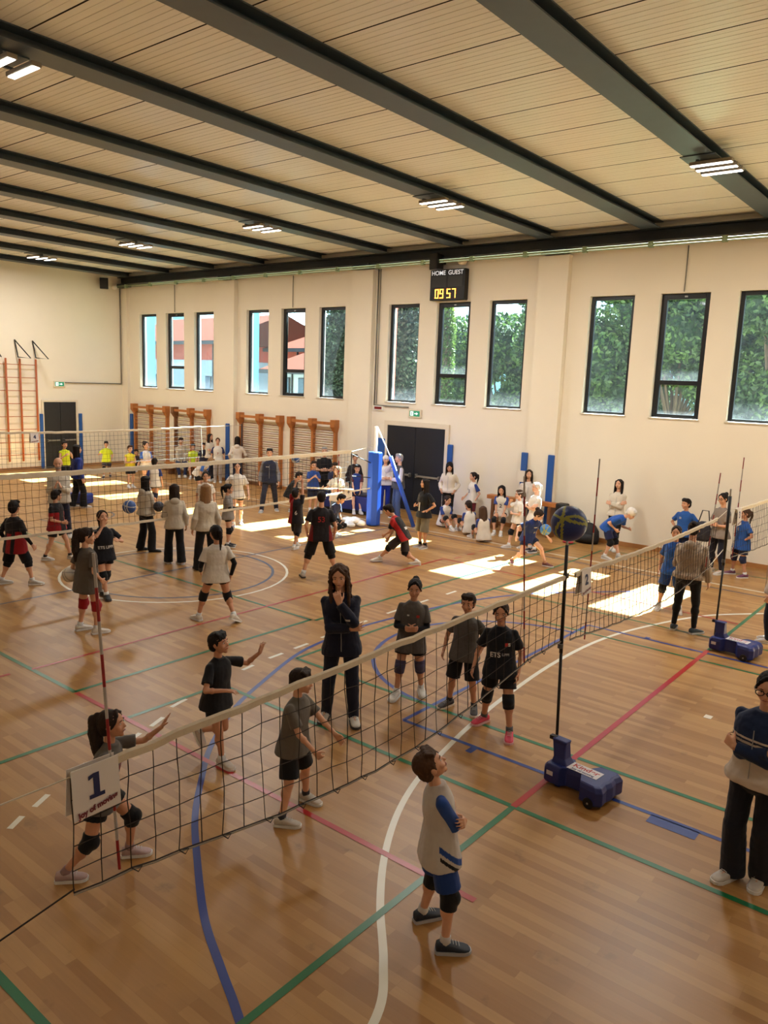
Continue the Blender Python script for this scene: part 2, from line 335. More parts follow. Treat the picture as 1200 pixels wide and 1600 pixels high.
# daylight from the other side of the hall does not exist; ceiling fixtures
def fixture(x, y, n, lbl, pw=1.0):
    t = thing('ceiling_light', lbl, 'ceiling light', (x, y, 6.97), 0, 'tube fixtures under the steel beams')
    g = G(); g.box(-.25, .25, -.32, .32, -.015, 0); g.box(-.05, .25, -.02, .02, -.1, -.015); g.box(.0, .04, -.35, .35, -.10, -.08); obj('bracket', g, STEEL, t)
    for k in range(n):
        yy = (k - (n - 1) / 2) * .27
        g = G(); g.box(-.10, .50, yy - .06, yy + .06, -.15, -.10); h = obj('lamp_housing', g, mat('alu', sr(150, 140, 125), .4, .3), t, bevel=.008)
        g = G(); g.box(-.085, .485, yy - .04, yy + .04, -.158, -.151); obj('light_tube', g, LAMP, h)
    ld = bpy.data.lights.new('tube_light', 'AREA'); ld.shape = 'RECTANGLE'; ld.size = .6; ld.size_y = .7; ld.energy = LAMP_W * pw; ld.color = (1, .97, .92)
    lo = bpy.data.objects.new('tube_light', ld); C.objects.link(lo); lo.parent = t; lo.location = (.2, 0, -.17)
FX = [(-4.07, 'tube light rightmost of the far row, under the wide beam at upper right'), (-8.99, 'tube light second from right in the far row'), (-13.91, 'tube light in the middle of the far row, nearly over the centre'), (-18.83, 'tube light fourth from right, above the left windows'), (-23.75, 'small tube light at far left, nearest the end wall')]
for x, l in FX: fixture(x, 12.4, 3, l)
fixture(-9.37, 4.42, 3, 'bright tube light cut by the left frame edge near the camera', .1)
fixture(-4.07, 4.62, 3, 'tube light of the near row, above the near net', .1)
for x, l in ((.85, 'a'),): 
    fixture(x, 12.4, 3, 'tube light of the far row beyond the right frame edge'); fixture(x, 4.62, 3, 'tube light of the near row beyond the right frame edge', .1)
fixture(-13.91, 4.62, 3, 'tube light of the near row beyond the left frame edge', .1); fixture(-18.83, 4.62, 3, 'tube light of the near row second beyond the left frame edge', .1)

# ------------------------------------------------------------ outdoors
g = G(); g.box(-260, 90, D + TW, 180, -.5, -.3); struct('ground_outside', g, mat('grass_ground', sr(96, 110, 70), .9, noise=.2, nscale=2))
HAZE = mat('far_hill', sr(186, 212, 214), 1.0, noise=.2, nscale=.12)  # distance haze is painted in as a pale bluish hill colour
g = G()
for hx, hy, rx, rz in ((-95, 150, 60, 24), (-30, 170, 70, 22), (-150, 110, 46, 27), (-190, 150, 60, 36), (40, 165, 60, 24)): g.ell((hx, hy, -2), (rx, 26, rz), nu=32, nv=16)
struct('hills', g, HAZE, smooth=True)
def leaf_mesh(n, fn, size, seedv):
    r_ = np.random.default_rng(seedv); P = fn(r_, n)
    a = r_.normal(size=(n, 3)); a /= np.linalg.norm(a, axis=1)[:, None]; c = r_.normal(size=(n, 3)); c -= a * (a * c).sum(1)[:, None]; c /= np.linalg.norm(c, axis=1)[:, None]
    s_ = size * r_.uniform(.6, 1.3, (n, 1)); V = np.stack([P - a * s_, P + c * s_ * .5, P + a * s_, P - c * s_ * .5], 1).reshape(-1, 3)
    me = bpy.data.meshes.new('foliage'); me.from_pydata(V.tolist(), [], [(4 * i, 4 * i + 1, 4 * i + 2, 4 * i + 3) for i in range(n)]); return me
def leafmat(name, c1, c2, tr_):
    m = bpy.data.materials.new(name); m.use_nodes = True; N, L = nt(m); b = N['Principled BSDF']; b.inputs['Roughness'].default_value = .6
    t = N.new('ShaderNodeTexCoord'); n = N.new('ShaderNodeTexNoise'); n.inputs['Scale'].default_value = 1.3; n.inputs['Detail'].default_value = 6; L.new(t.outputs['Object'], n.inputs[0])
    r = N.new('ShaderNodeValToRGB'); r.color_ramp.elements[0].position = .38; r.color_ramp.elements[0].color = (*c1, 1); r.color_ramp.elements[1].position = .64; r.color_ramp.elements[1].color = (*c2, 1)
    L.new(n.outputs[0], r.inputs[0]); L.new(r.outputs[0], b.inputs['Base Color']); tl = N.new('ShaderNodeBsdfTranslucent'); L.new(r.outputs[0], tl.inputs[0])
    mx = N.new('ShaderNodeMixShader'); mx.inputs[0].default_value = tr_; L.new(b.outputs[0], mx.inputs[1]); L.new(tl.outputs[0], mx.inputs[2]); L.new(mx.outputs[0], N['Material Output'].inputs[0]); return m
LEAF = leafmat('leaf_green', sr(34, 56, 26), sr(88, 112, 50), .22)
LEAFD = leafmat('leaf_dark', sr(28, 44, 34), sr(50, 70, 48), .1)
LEAFL = leafmat('leaf_light', sr(66, 88, 36), sr(110, 130, 58), .3)
BARK = mat('bark', sr(84, 66, 50), .9, noise=.3, nscale=8)
def crown(cx, cy, blobs):
    def fn(r_, n):
        w = np.array([b[3] ** 2 for b in blobs], float); w /= w.sum(); k = r_.choice(len(blobs), n, p=w); B = np.array(blobs)[k]
        d = r_.normal(size=(n, 3)); d /= np.linalg.norm(d, axis=1)[:, None]; rad = B[:, 3:4] * r_.uniform(.62, 1.02, (n, 1)) ** .5
        return B[:, :3] + d * rad * np.array([1, 1, .95])
    return fn
def tree(name, x, y, blobs, m, n, size, label, group, tr_=.16, inner=None, seedv=1):
    t = thing(name, label, 'tree', (x, y, -.3), 0, group)
    zt = min(b[2] for b in blobs) + .4
    g = G(); g.tube([(0, 0, 0), (.05, 0, zt * .5), (0, .03, zt)], [tr_, tr_ * .8, tr_ * .6], 8)
    for b_ in blobs: g.tube([(0, 0, zt * .6), (b_[0] * .8, b_[1] * .8, b_[2])], [tr_ * .5, tr_ * .15], 6)
    obj('trunk', g, BARK, t)
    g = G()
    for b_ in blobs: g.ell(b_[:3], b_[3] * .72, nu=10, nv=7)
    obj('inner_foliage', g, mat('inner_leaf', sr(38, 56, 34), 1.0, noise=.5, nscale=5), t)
    me = leaf_mesh(n, crown(0, 0, blobs), size, seedv); me.materials.append(m)
    o = bpy.data.objects.new('foliage', me); C.objects.link(o); o.parent = t
    return t
rt = random.Random(3)
tl_ = ['leafy green tree outside the right-hand windows, at the far right', 'leafy green tree seen through the middle of the right window bay', 'leafy green tree behind the leftmost window of the right bay', 'leafy tree behind the window right of the scoreboard', 'leafy tree behind the scoreboard window', 'leafy tree outside, beyond the right edge of the picture']
for i, (x, y) in enumerate([(-5.5, 26.0), (-9.0, 27.0), (-12.5, 26.5), (-16.5, 28.5), (-20.5, 31.0), (-2.0, 25.0)]):
    bl = []
    ztop = 8.6 if i not in (3, 4) else 7.2
    for k in range(13): bl.append((rt.uniform(-1.9, 1.9), rt.uniform(-1.3, 1.3), rt.uniform(1.4, ztop - 1.0), rt.uniform(.95, 1.5)))
    tree('leafy_tree', x, y, bl, LEAF, 26000, .10, tl_[i], 'broad trees outside the hall', seedv=10 + i)
def cyp(x, y, r0, h, m, n, label, sd, sz=.07):
    def fn(r_, n_):
        z = h * r_.uniform(0, 1, n_) ** .9; rad = r0 * np.minimum(1, (1.02 - z / h) * 3.2) * np.minimum(1, z / h * 6 + .5) * r_.uniform(.75, 1.04, n_); a = r_.uniform(0, 2 * np.pi, n_)
        return np.stack([rad * np.cos(a), rad * np.sin(a), z + .2], 1)
    t = thing('cypress', label, 'tree', (x, y, -.3), 0, 'cypresses outside the hall')
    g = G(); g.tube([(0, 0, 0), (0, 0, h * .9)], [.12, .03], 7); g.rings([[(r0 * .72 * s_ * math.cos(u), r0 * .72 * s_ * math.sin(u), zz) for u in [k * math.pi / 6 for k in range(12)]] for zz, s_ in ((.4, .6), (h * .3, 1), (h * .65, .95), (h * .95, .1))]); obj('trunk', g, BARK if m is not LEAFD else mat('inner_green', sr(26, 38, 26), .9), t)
    me = leaf_mesh(n, fn, sz, sd); me.materials.append(m); o = bpy.data.objects.new('foliage', me); C.objects.link(o); o.parent = t
cyp(-17.4, 19.3, .78, 8.2, LEAFD, 16000, 'dark cypress filling the window left of the middle pillar', 31)
cyp(-15.0, 19.3, .74, 8.2, LEAFD, 16000, 'dark cypress filling the window right of the middle pillar', 32)
cyp(-16.9, 24.4, .42, 8.2, LEAFL, 9000, 'slim light green cypress behind the scoreboard window', 33)
# coloured fins of the facade
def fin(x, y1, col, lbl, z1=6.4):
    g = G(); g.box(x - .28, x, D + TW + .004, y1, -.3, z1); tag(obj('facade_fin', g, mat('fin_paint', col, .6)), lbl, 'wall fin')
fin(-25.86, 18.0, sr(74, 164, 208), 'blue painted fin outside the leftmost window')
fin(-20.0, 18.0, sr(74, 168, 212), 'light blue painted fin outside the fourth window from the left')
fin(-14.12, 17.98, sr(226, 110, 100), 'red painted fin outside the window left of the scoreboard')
# houses
TILE = bpy.data.materials.new('roof_tile'); TILE.use_nodes = True; N, L = nt(TILE); b = N['Principled BSDF']; b.inputs['Roughness'].default_value = 1; b.inputs['Specular IOR Level'].default_value = .05
t = N.new('ShaderNodeTexCoord'); wv = N.new('ShaderNodeTexWave'); wv.inputs['Scale'].default_value = 1.2; wv.inputs['Distortion'].default_value = .8; L.new(t.outputs['Object'], wv.inputs[0])
rr = N.new('ShaderNodeValToRGB'); rr.color_ramp.elements[0].color = (*sr(64, 30, 22), 1); rr.color_ramp.elements[1].color = (*sr(112, 62, 46), 1); L.new(wv.outputs[0], rr.inputs[0]); L.new(rr.outputs[0], b.inputs['Base Color'])
PINK = mat('pink_render', sr(196, 86, 66), .8, noise=.1, nscale=3); WREN = mat('white_render', sr(178, 180, 186), .8, noise=.05, nscale=2); SHUT = mat('dark_shutter', sr(60, 56, 58), .6)
def house(x, y, w, d, h, rh, wallm, label, wins, band_=0.0):
    t = thing('house', label, 'house', (x, y, -.3), R(-5), 'houses outside the left windows')
    g = G(); g.box(-w / 2, w / 2, -d / 2, d / 2, 0, h); obj('wall', g, wallm, t)
    if band_: g = G(); g.box(-w / 2 - .03, w / 2 + .03, -d / 2 - .03, d / 2 + .03, 0, band_); obj('lower_wall', g, WREN, t)
    g = G(); o_ = .6
    g.add([(-w / 2 - o_, -d / 2 - o_, h), (w / 2 + o_, -d / 2 - o_, h), (w / 2 + o_, 0, h + rh), (-w / 2 - o_, 0, h + rh), (-w / 2 - o_, d / 2 + o_, h), (w / 2 + o_, d / 2 + o_, h),
           (-w / 2 - o_, -d / 2 - o_, h - .15), (w / 2 + o_, -d / 2 - o_, h - .15), (-w / 2 - o_, d / 2 + o_, h - .15), (w / 2 + o_, d / 2 + o_, h - .15)],
          [(0, 1, 2, 3), (3, 2, 5, 4), (0, 6, 7, 1), (4, 5, 9, 8), (6, 8, 9, 7), (0, 3, 4, 8, 6), (1, 7, 9, 5, 2)])
    obj('roof', g, TILE, t)
    g = G(); g.box(-w / 2 - o_ - .1, w / 2 + o_ + .1, -d / 2 - o_ - .12, -d / 2 - o_, h - .2, h - .02); obj('gutter', g, SHUT, t)
    for wx, wz in wins:
        g = G(); g.box(wx - .28, wx + .28, -d / 2 - .07, -d / 2 - .02, wz, wz + .75); f_ = obj('window', g, SHUT, t)
        g = G(); g.box(wx - .23, wx + .23, -d / 2 - .1, -d / 2 - .071, wz + .05, wz + .70); obj('pane', g, mat('dark_pane', sr(80, 92, 104), .2), f_)
        g = G(); g.box(wx + .45, wx + .50, -d / 2 - .12, -d / 2 - .03, 0, h - .1); obj('drainpipe', g, SHUT, t)
house(-38.3, 31.5, 11, 8, 5.6, 1.7, PINK, 'low pink house with a red tiled roof outside the leftmost windows', [(2.5, 2.9), (4.6, 3.0), (-1, 3.0)], 4.6)
house(-31.2, 34, 3.6, 7, 5.4, 1.3, PINK, 'pink house with red tiled roof seen past the light blue fin', [(.4, 3.2), (-.9, 3.2)], 4.5)
house(-26.4, 28.5, 3.0, 4.4, 4.2, .9, WREN, 'small white house with tiled roof behind the fifth window from the left', [(.5, 3.1), (-.7, 3.1)])
g = G(); g.box(-46.5, -41.5, 44, 50, -.3, 7.6); tag(obj('grey_building', g, mat('pale_concrete', sr(176, 178, 178), .9, noise=.2, nscale=1, stretch=(3, 3, .3))), 'pale grey concrete building above the small white house', 'building')

# ------------------------------------------------------------ wall fittings
for i, (x, l) in enumerate([(-26.2, 'blue post pad in the far corner beside the first wall bars'), (-20.37, 'blue post pad on the second pillar from the left'), (-15.06, 'thin blue post pad left of the middle pillar'), (-14.38, 'blue post pad on the right of the middle pillar'),
        (-13.87, 'wide blue post pad at the left of the black double door'), (-11.50, 'blue post pad at the right of the black double door'), (-9.18, 'blue post pad left of the third pillar behind a paper notice'), (-8.46, 'blue post pad at the right of the third pillar, behind the ball')]):
    g = G(); w_ = .17 if i == 4 else (.05 if i == 2 else .085); yb = D - .175 if i in (1, 6, 7) else D - .005
    g.box(-w_, w_, -.06, 0, .02, 1.95); tag(obj('wall_pad', g, BLUEP, loc=(x, yb, 0), bevel=.02), l, 'wall pad', 'blue pads on the window wall')
for y, l in ((13.80, 'blue pad left of the dark door in the end wall'), (15.28, 'blue pad right of the dark door in the end wall')):
    g = G(); g.box(0, .06, -.06, .06, .02, 1.95); tag(obj('wall_pad', g, BLUEP, loc=(XL + .006, y, 0), bevel=.015), l, 'wall pad')
def wallbars(x0, x1, nb, label, dark):
    t = thing('wall_bars', label, 'wall bars', ((x0 + x1) / 2, D, .08), 0, 'wooden wall bars')
    w = x1 - x0; 
    for k in range(3):
        xx = -w / 2 + .05 + k * (w - .1) / 2
        g = G(); g.box(xx - .036, xx + .036, -.12, -.0, 0, 2.0); g.rings([[(xx - .045, -.12, 1.9), (xx + .045, -.12, 1.9), (xx + .045, 0, 1.9), (xx - .045, 0, 1.9)], [(xx - .085, -.22, 2.06), (xx + .085, -.22, 2.06), (xx + .085, 0, 2.06), (xx - .085, 0, 2.06)], [(xx - .085, -.22, 2.27), (xx + .085, -.22, 2.27), (xx + .085, 0, 2.27), (xx - .085, 0, 2.27)]])
        obj('upright', g, WOODD if (dark and k == 0) else WOODB, t)
    for q in range(14):
        z = .12 + q * .14; g = G(); g.tube([(-w / 2 + .06, -.07, z), (w / 2 - .06, -.07, z)], .014, 6); obj('rung', g, mat('rung_wood', sr(140, 92, 58), .5), t, smooth=True)
    g = G(); g.box(-w / 2 + .06, w / 2 - .06, -.20, -.16, 2.12, 2.2); obj('top_rail', g, WOODB, t)
    g = G(); g.box(-w / 2, w / 2, -.10, 0, -.08, .02); obj('base_board', g, WOODD, t)
wallbars(-25.95, -23.85, 14, 'wooden wall bars nearest the far corner, first of the four', False)
wallbars(-23.45, -21.5, 14, 'wooden wall bars with a dark left upright, second from the corner', True)
wallbars(-19.9, -17.9, 14, 'wooden wall bars under the fourth and fifth windows', False)
wallbars(-17.5, -15.56, 14, 'wooden wall bars just left of the middle pillar', False)
# climbing frame on the left wall
t = thing('climbing_frame', 'orange climbing ladder frame hung on the end wall left of the door', 'climbing frame', (XL + .05, 13.05, .33))
RED = mat('orange_red_wood', sr(178, 92, 48), .5)
for y in (-.96, -.48, 0, .56): g = G(); g.tube([(.10, y, 0), (.10, y, 3.5)], .035, 8); obj('pole', g, RED, t, smooth=True)
for k in range(8):
    g = G(); z = .22 + k * .44; g.tube([(.10, -1.0, z), (.10, .56, z)], .014, 6); obj('rung', g, mat('frame_rung', sr(168, 100, 62), .5), t)
for y in (0.0, .62):
    g = G(); g.tube([(0.0, y - .1, 4.12), (.10, y - .05, 3.55), (.75, y + .06, 3.52), (0.0, y - .1, 4.12)], .02, 6); obj('bracket', g, BLK, t)
for y in (-.9,): g = G(); g.tube([(0.0, y, 4.12), (.10, y, 3.55), (.7, y, 3.52), (0, y, 4.12)], .02, 6); obj('bracket', g, BLK, t)

# pipes
t = thing('conduit_run', 'pale green conduit pipes under the edge beam along the window wall', 'pipe', (-11, D - .31, 6.62))
for z, r_ in ((0.02, .022), (-.03, .014)): g = G(); g.tube([(-15.5, -.03, z), (XR + 11, -.03, z)], r_, 6); obj('pipe', g, GREENC, t, smooth=True)
for k in range(18): g = G(); g.box(-15 + k * 1.5, -14.9 + k * 1.5, -.07, .02, -.06, .06); obj('clip', g, GREENC, t)
def pipe(pts, label, r_=.018): 
    g = G(); 
    for a, b_ in zip(pts, pts[1:]): g.tube([a, b_], r_, 6)
    tag(obj('wall_pipe', g, GREYC, smooth=True), label, 'pipe')
pipe([(-23.46, D - .03, 6.6), (-23.46, D - .03, 5.66)], 'thin cable pipe down to the second window from the left', .012)
pipe([(-17.55, D - .03, 6.6), (-17.55, D - .03, 5.66)], 'thin cable pipe down to the fifth window from the left', .012)
pipe([(-5.76, D - .03, 6.6), (-5.76, D - .03, 5.66)], 'thin cable pipe down to the second window from the right', .012)
pipe([(-14.18, D - .035, 6.6), (-14.18, D - .035, 2.86), (-12.95, D - .035, 2.86)], 'grey pipe down the middle pillar and over to the exit sign', .02)
pipe([(-14.10, D - .035, 6.6), (-14.10, D - .035, 2.90)], 'second grey pipe beside the middle pillar', .012)
pipe([(XL + .035, 17.0, 6.6), (XL + .035, 17.0, 3.06), (XL + .035, 14.7, 3.06)], 'grey pipe in the far corner turning to the exit sign', .02)
def exitsign(M, label):
    t = thing('exit_sign', label, 'exit sign'); t.matrix_world = M
    g = G(); g.box(-.22, .22, -.05, 0, -.11, .11); obj('housing', g, CREAM, t, bevel=.01)
    GR = mat('sign_green', sr(30, 100, 72), .5, emit=sr(30, 110, 80), estr=.5); WH = mat('sign_white', sr(220, 235, 225), .5, emit=(.8, .9, .85), estr=.4)
    g = G(); g.box(-.17, .17, -.055, -.051, -.075, .075); obj('panel', g, GR, t)
    g = G(); g.box(-.14, -.04, -.06, -.056, -.06, .06); g.box(.0, .06, -.06, -.056, -.012, .012); g.add([(.06, -.058, -.04), (.06, -.058, .04), (.12, -.058, 0)], [(0, 1, 2)]); obj('pictogram', g, WH, t)
    g = G(); g.ell((-.08, -.062, .03), .013); g.tube([(-.08, -.062, .015), (-.09, -.062, -.015), (-.11, -.062, -.045)], .007, 5); g.tube([(-.09, -.062, -.015), (-.065, -.062, -.05)], .006, 5); g.tube([(-.1, -.062, .01), (-.06, -.062, .0)], .005, 5); obj('running_figure', g, GR, t)
exitsign(Matrix.Translation((-12.72, D, 2.70)), 'small green exit sign above the black double door')
exitsign(Matrix.Translation((XL, 14.5, 3.0)) @ Matrix.Rotation(R(90), 4, 'Z'), 'small green exit sign above the dark door in the end wall')
g = G(); g.box(-.17, .17, -.05, 0, -.06, .06); o = tag(obj('alarm_box', g, WHITE, loc=(-14.02, D - .002, 2.79)), 'small white box with a red display left of the exit sign', 'alarm box'); g = G(); g.box(-.13, .13, -.055, -.051, -.035, .035); obj('red_display', g, mat('dark_red', sr(120, 20, 24), .4), o)
# speakers
def speaker(loc, rz, label):
    t = thing('loudspeaker', label, 'loudspeaker', loc, rz)
    g = G(); g.rings([[(-.15, -.30, -.2), (.15, -.30, -.2), (.1, -.02, -.17), (-.1, -.02, -.17)], [(-.15, -.30, .2), (.15, -.30, .2), (.1, -.02, .17), (-.1, -.02, .17)]]); obj('cabinet', g, BLK, t, bevel=.015)
    g = G(); g.box(-.13, .13, -.312, -.301, -.17, .17); obj('grille', g, mat('grille', sr(36, 36, 38), .8), t)
    g = G(); g.tube([(0, .115, 0), (0, -.1, 0)], .03, 8); obj('mount', g, BLK, t)
speaker((XL + .11, 16.3, 6.66), R(60), 'black loudspeaker high in the far corner of the end wall')
speaker((-12.0, D - .118, 6.62), R(-15), 'black loudspeaker on the wall above the scoreboard')
g = G(); g.ell((0, 0, 0), (.12, .12, .10)); tag(obj('wall_sensor', g, CREAM, loc=(-11.35, D - .14, 6.62), smooth=True), 'round cream sensor right of the loudspeaker above the scoreboard', 'sensor')
g = G(); g.ell((0, 0, 0), (.10, .10, .09)); tag(obj('wall_sensor', g, CREAM, loc=(XL + .12, 16.72, 6.6), smooth=True), 'round cream sensor by the loudspeaker in the far corner', 'sensor')
# scoreboard
t = thing('scoreboard', 'black wall scoreboard reading HOME GUEST with time 09 57 in orange digits', 'scoreboard', (-11.76, D - .12, 6.05))
g = G(); g.box(-.54, .54, -.06, .11, -.38, .39); obj('case', g, mat('board_black', sr(16, 16, 18), .5), t, bevel=.01)
for x0, x1 in ((-.49, -.04), (.02, .46)): g = G(); g.box(x0, x1, -.064, -.061, -.05, .22); obj('score_panel', g, mat('score_panel', sr(46, 45, 45), .5), t)
MX = Matrix.Rotation(R(90), 4, 'X')
WT = mat('white_letter', sr(220, 220, 224), .5, emit=(1, 1, 1), estr=.15)
for s_, x in (('HOME', -.28), ('GUEST', .25)): text('lettering', s_, .155, Matrix.Translation((x, -.066, .30)) @ MX, WT, t, bold=.002)
DG = mat('led_orange', (1, .5, .1), .5, emit=(1.0, .42, .04), estr=2.6)
SEG = {'0': 'abcdef', '9': 'abcdfg', '5': 'acdfg', '7': 'abc'}
def digit(ch, x, z, w, h_):
    g = G(); q = .009
    S = {'a': ((0, 1), (1, 1)), 'b': ((1, 1), (1, .5)), 'c': ((1, .5), (1, 0)), 'd': ((0, 0), (1, 0)), 'e': ((0, .5), (0, 0)), 'f': ((0, 1), (0, .5)), 'g': ((0, .5), (1, .5))}
    for c_ in SEG[ch]:
        (u0, v0), (u1, v1) = S[c_]; xs_ = sorted((x + u0 * w, x + u1 * w)); zs_ = sorted((z + v0 * h_, z + v1 * h_)); g.box(xs_[0] - q, xs_[1] + q, -.07, -.062, zs_[0] - q, zs_[1] + q)
    obj('digit', g, DG, t)
for ch, x in zip('0957', (-.36, -.21, .01, .17)): digit(ch, x, -.32, .09, .21)
# bench rail at the wall by the third pillar
t = thing('wooden_bench', 'wooden gym bench against the window wall with black end', 'bench', (-9.0, D - .42, 0))
g = G(); g.box(-1.0, .9, -.10, .10, .74, .84); obj('bench_beam', g, WOODB, t, bevel=.01)
for x in (-.8, .75): g = G(); g.box(x - .04, x + .04, -.14, .14, 0, .74); obj('leg', g, WOODD, t)
g = G(); g.box(.9, 1.15, -.13, .13, .55, .86); obj('end_cap', g, BLK, t, bevel=.03)
g = G(); g.box(-.2, .2, -.004, 0, -.14, .14); tag(obj('paper_notice', g, mat('notice', sr(232, 222, 206), .7), loc=(-9.12, D - .24, 1.36)), 'white paper notice taped over the blue pad left of the third pillar', 'notice')

# balls
def ball(loc, r, label, cols, rot=(0, 0, 0), group=None):
    g = G(); g.ell((0, 0, 0), r, nu=72, nv=48); M_ = Euler((.5, .3, .2)).to_matrix()
    for i, f in enumerate(g.f):
        c = M_ @ (sum((Vector(g.v[k]) for k in f), Vector()) / len(f)).normalized(); q = 0
        for n_, o_ in (((1, .1, .2), .30), ((-.2, 1, .1), .28), ((.2, -.3, 1), .30), ((-.8, -.5, -.4), .5)):
            if abs(c.dot(Vector(n_).normalized()) - o_) < .075: q = 1
        g.mi[i] = q
    t = obj('volleyball', g, list(cols), loc=loc, smooth=True); t.rotation_euler = rot; tag(t, label, 'ball', group); return t
NAVY = mat('ball_navy', sr(28, 50, 116), .4); YEL = mat('ball_yellow', sr(150, 150, 70), .5); WHB = mat('ball_white', sr(190, 190, 190), .5); BLB = mat('ball_blue', sr(40, 80, 150), .4)
ball((-1.933, 4.166, 2.768), .105, 'navy volleyball with yellow-green stripes in the air near the pole top', (NAVY, YEL), (.4, .2, 1.9))
ball((-10.529, 6.823, 1.461), .105, 'blue volleyball in the air beside the woman in a cream jacket', (BLB, WHB), (.2, .4, .3))
ball((-12.913, 12.802, 1.672), .10, 'blue volleyball just above the raised hands of the jumping child', (BLB, WHB), (1, .4, .3))
BAG = mat('bag_black', sr(28, 28, 34), .7, bump=.3, bscale=12)
t = thing('backpack', 'dark grey backpack on the floor against the window wall', 'backpack', (-7.35, 16.85, 0), .1)
g = G(); g.rings([[(math.cos(u) * a_, math.sin(u) * b_, z) for u in [k * math.pi / 8 for k in range(16)]] for z, a_, b_ in ((0, .27, .14), (.1, .3, .17), (.3, .28, .16), (.42, .2, .12), (.48, .1, .06))]); obj('bag', g, BAG, t, smooth=True)
g = G(); g.rings([[(math.cos(u) * a_, -.14 + math.sin(u) * b_, z) for u in [k * math.pi / 8 for k in range(16)]] for z, a_, b_ in ((.05, .18, .06), (.15, .2, .08), (.24, .17, .05))]); obj('front_pocket', g, BAG, t, smooth=True)
g = G(); g.tube([(-.06, 0, .46), (-.03, 0, .53), (.03, 0, .53), (.06, 0, .46)], .01, 6); obj('handle', g, BLK, t)
g = G(); g.ell((0, 0, .03), (.14, .08, .04)); tag(obj('folded_garment', g, mat('pink_cloth', sr(170, 60, 70), .9), loc=(-7.62, 16.45, 0), smooth=True), 'crumpled pink cloth on the floor beside the backpack', 'cloth')

# ------------------------------------------------------------ nets
def net(name, X, y0, y1, top, bot, cell, rows, label, r_=.0028, loops=False, sag=.02, bandh=.05, lowband=False, seedv=0, lean=0.0):
    rn = random.Random(seedv); t = thing(name, label, 'net', (X, (y0 + y1) / 2, 0)); yc = (y0 + y1) / 2; n = int(round((y1 - y0) / cell))
    L_ = y1 - y0
    def pt(i, j):
        u = i / n; v = j / rows; s_ = math.sin(math.pi * u)
        zt = top(u); zb = bot(u)
        y = y0 + u * L_ - yc; dx = (.05 * v * s_ + lean * v) + rn.uniform(-.006, .006)
        return Vector((dx, y + rn.uniform(-.008, .008) * (1 if 0 < j else 0), zt + (zb - zt) * v + rn.uniform(-.006, .006)))
    P = [[pt(i, j) for j in range(rows + 1)] for i in range(n + 1)]
    g = G()
    for i in range(n + 1): g.tube(P[i], r_, 4)
    for j in range(1, rows + (0 if lowband else 1)): g.tube([P[i][j] for i in range(n + 1)], r_ * (1 if j < rows else 1.5), 4)
    obj('net_mesh', g, NETS, t)
    g = G(); rs = []
    for i in range(n + 1):
        p = P[i][0]; hh = bandh / 2
        rs.append([Vector((-.008, p.y, p.z - hh)), Vector((.008, p.y, p.z - hh)), Vector((.012, p.y, p.z + hh * .6)), Vector((0, p.y, p.z + hh)), Vector((-.012, p.y, p.z + hh * .6))])
    g.rings(rs); obj('top_band', g, NETBAND, t, bevel=0)
    if lowband:
        g = G(); g.rings([[Vector((P[i][rows].x - .008, P[i][rows].y, P[i][rows].z - .022)), Vector((P[i][rows].x + .008, P[i][rows].y, P[i][rows].z - .022)), Vector((P[i][rows].x + .008, P[i][rows].y, P[i][rows].z + .022)), Vector((P[i][rows].x - .008, P[i][rows].y, P[i][rows].z + .022))] for i in range(n + 1)]); obj('bottom_band', g, NETBAND, t)
    else:
        g = G(); g.tube([P[i][rows] + Vector((0, 0, -.01)) for i in range(n + 1)], .004, 5); obj('bottom_cord', g, mat('cord', sr(150, 140, 124), .8), t)
    if loops:
        for i in range(2, n - 1, 2):
            g = G(); p = P[i][rows]; g.tube([p, p + Vector((.01, .03, -.03)), p + Vector((.01, .05, -.01)), p + Vector((0, .02, -.005))], .003, 4); obj('hanging_loop', g, NETS, t)
    return t
def rope(t, a, b_, r_=.004, name='rope', m=None, sagv=0.0):
    o = Vector(t.location); a = Vector(a); b_ = Vector(b_); pts = [a.lerp(b_, k / 8) - Vector((0, 0, sagv * math.sin(math.pi * k / 8))) - o for k in range(9)]
    g = G(); g.tube(pts, r_, 5); obj(name, g, m or mat('white_rope', sr(212, 200, 180), .8), t)
def antenna(t, X, y, z0, z1, tilt=0.0, lab=None):
    a_ = thing_part(t, 'antenna'); n_ = 9
    for k in range(n_): pass
REDA = mat('antenna_red', sr(150, 28, 30), .5); WHA = mat('antenna_white', sr(176, 168, 162), .5)
def antenna(t, X, y0, z0, y1, z1, x1=None, n_=9, r_=.007):
    g = G(); x1 = X if x1 is None else x1; o = Vector(t.location)
    a_ = Vector((X - .02, y0, z0)) - o; b_ = Vector((x1 - .02, y1, z1)) - o
    for k in range(n_):
        g.cm = k % 2; g.cone(a_.lerp(b_, k / n_), a_.lerp(b_, (k + 1) / n_), r_, r_, 8)
    obj('antenna', g, [REDA, WHA], t)
X1 = -2.87
n1 = net('volleyball_net', X1, 1.56, 6.22, lambda u: 1.86 + .045 * u + .02 * u * (1 - u), lambda u: 1.32 - .19 * math.sin(math.pi * min(1, u * 1.12)) ** 1.5 + (.0), .135, 5, 'nearest volleyball net, slack white top band, with card number 1', loops=True, seedv=1, bandh=.045)
rope(n1, (X1, 1.56, 1.86), (X1, .52, 1.86)); rope(n1, (X1, 1.56, 1.34), (X1, .52, 1.15), .004, m=NETS); rope(n1, (X1, 6.22, 1.9), (X1, 6.29, 1.95)); rope(n1, (X1, 6.22, 1.3), (X1, 6.3, 1.3), .003)
antenna(n1, X1, 1.79, 1.31, 1.70, 2.80, n_=10); antenna(n1, X1, 5.58, 1.26, 5.36, 2.86, n_=10)
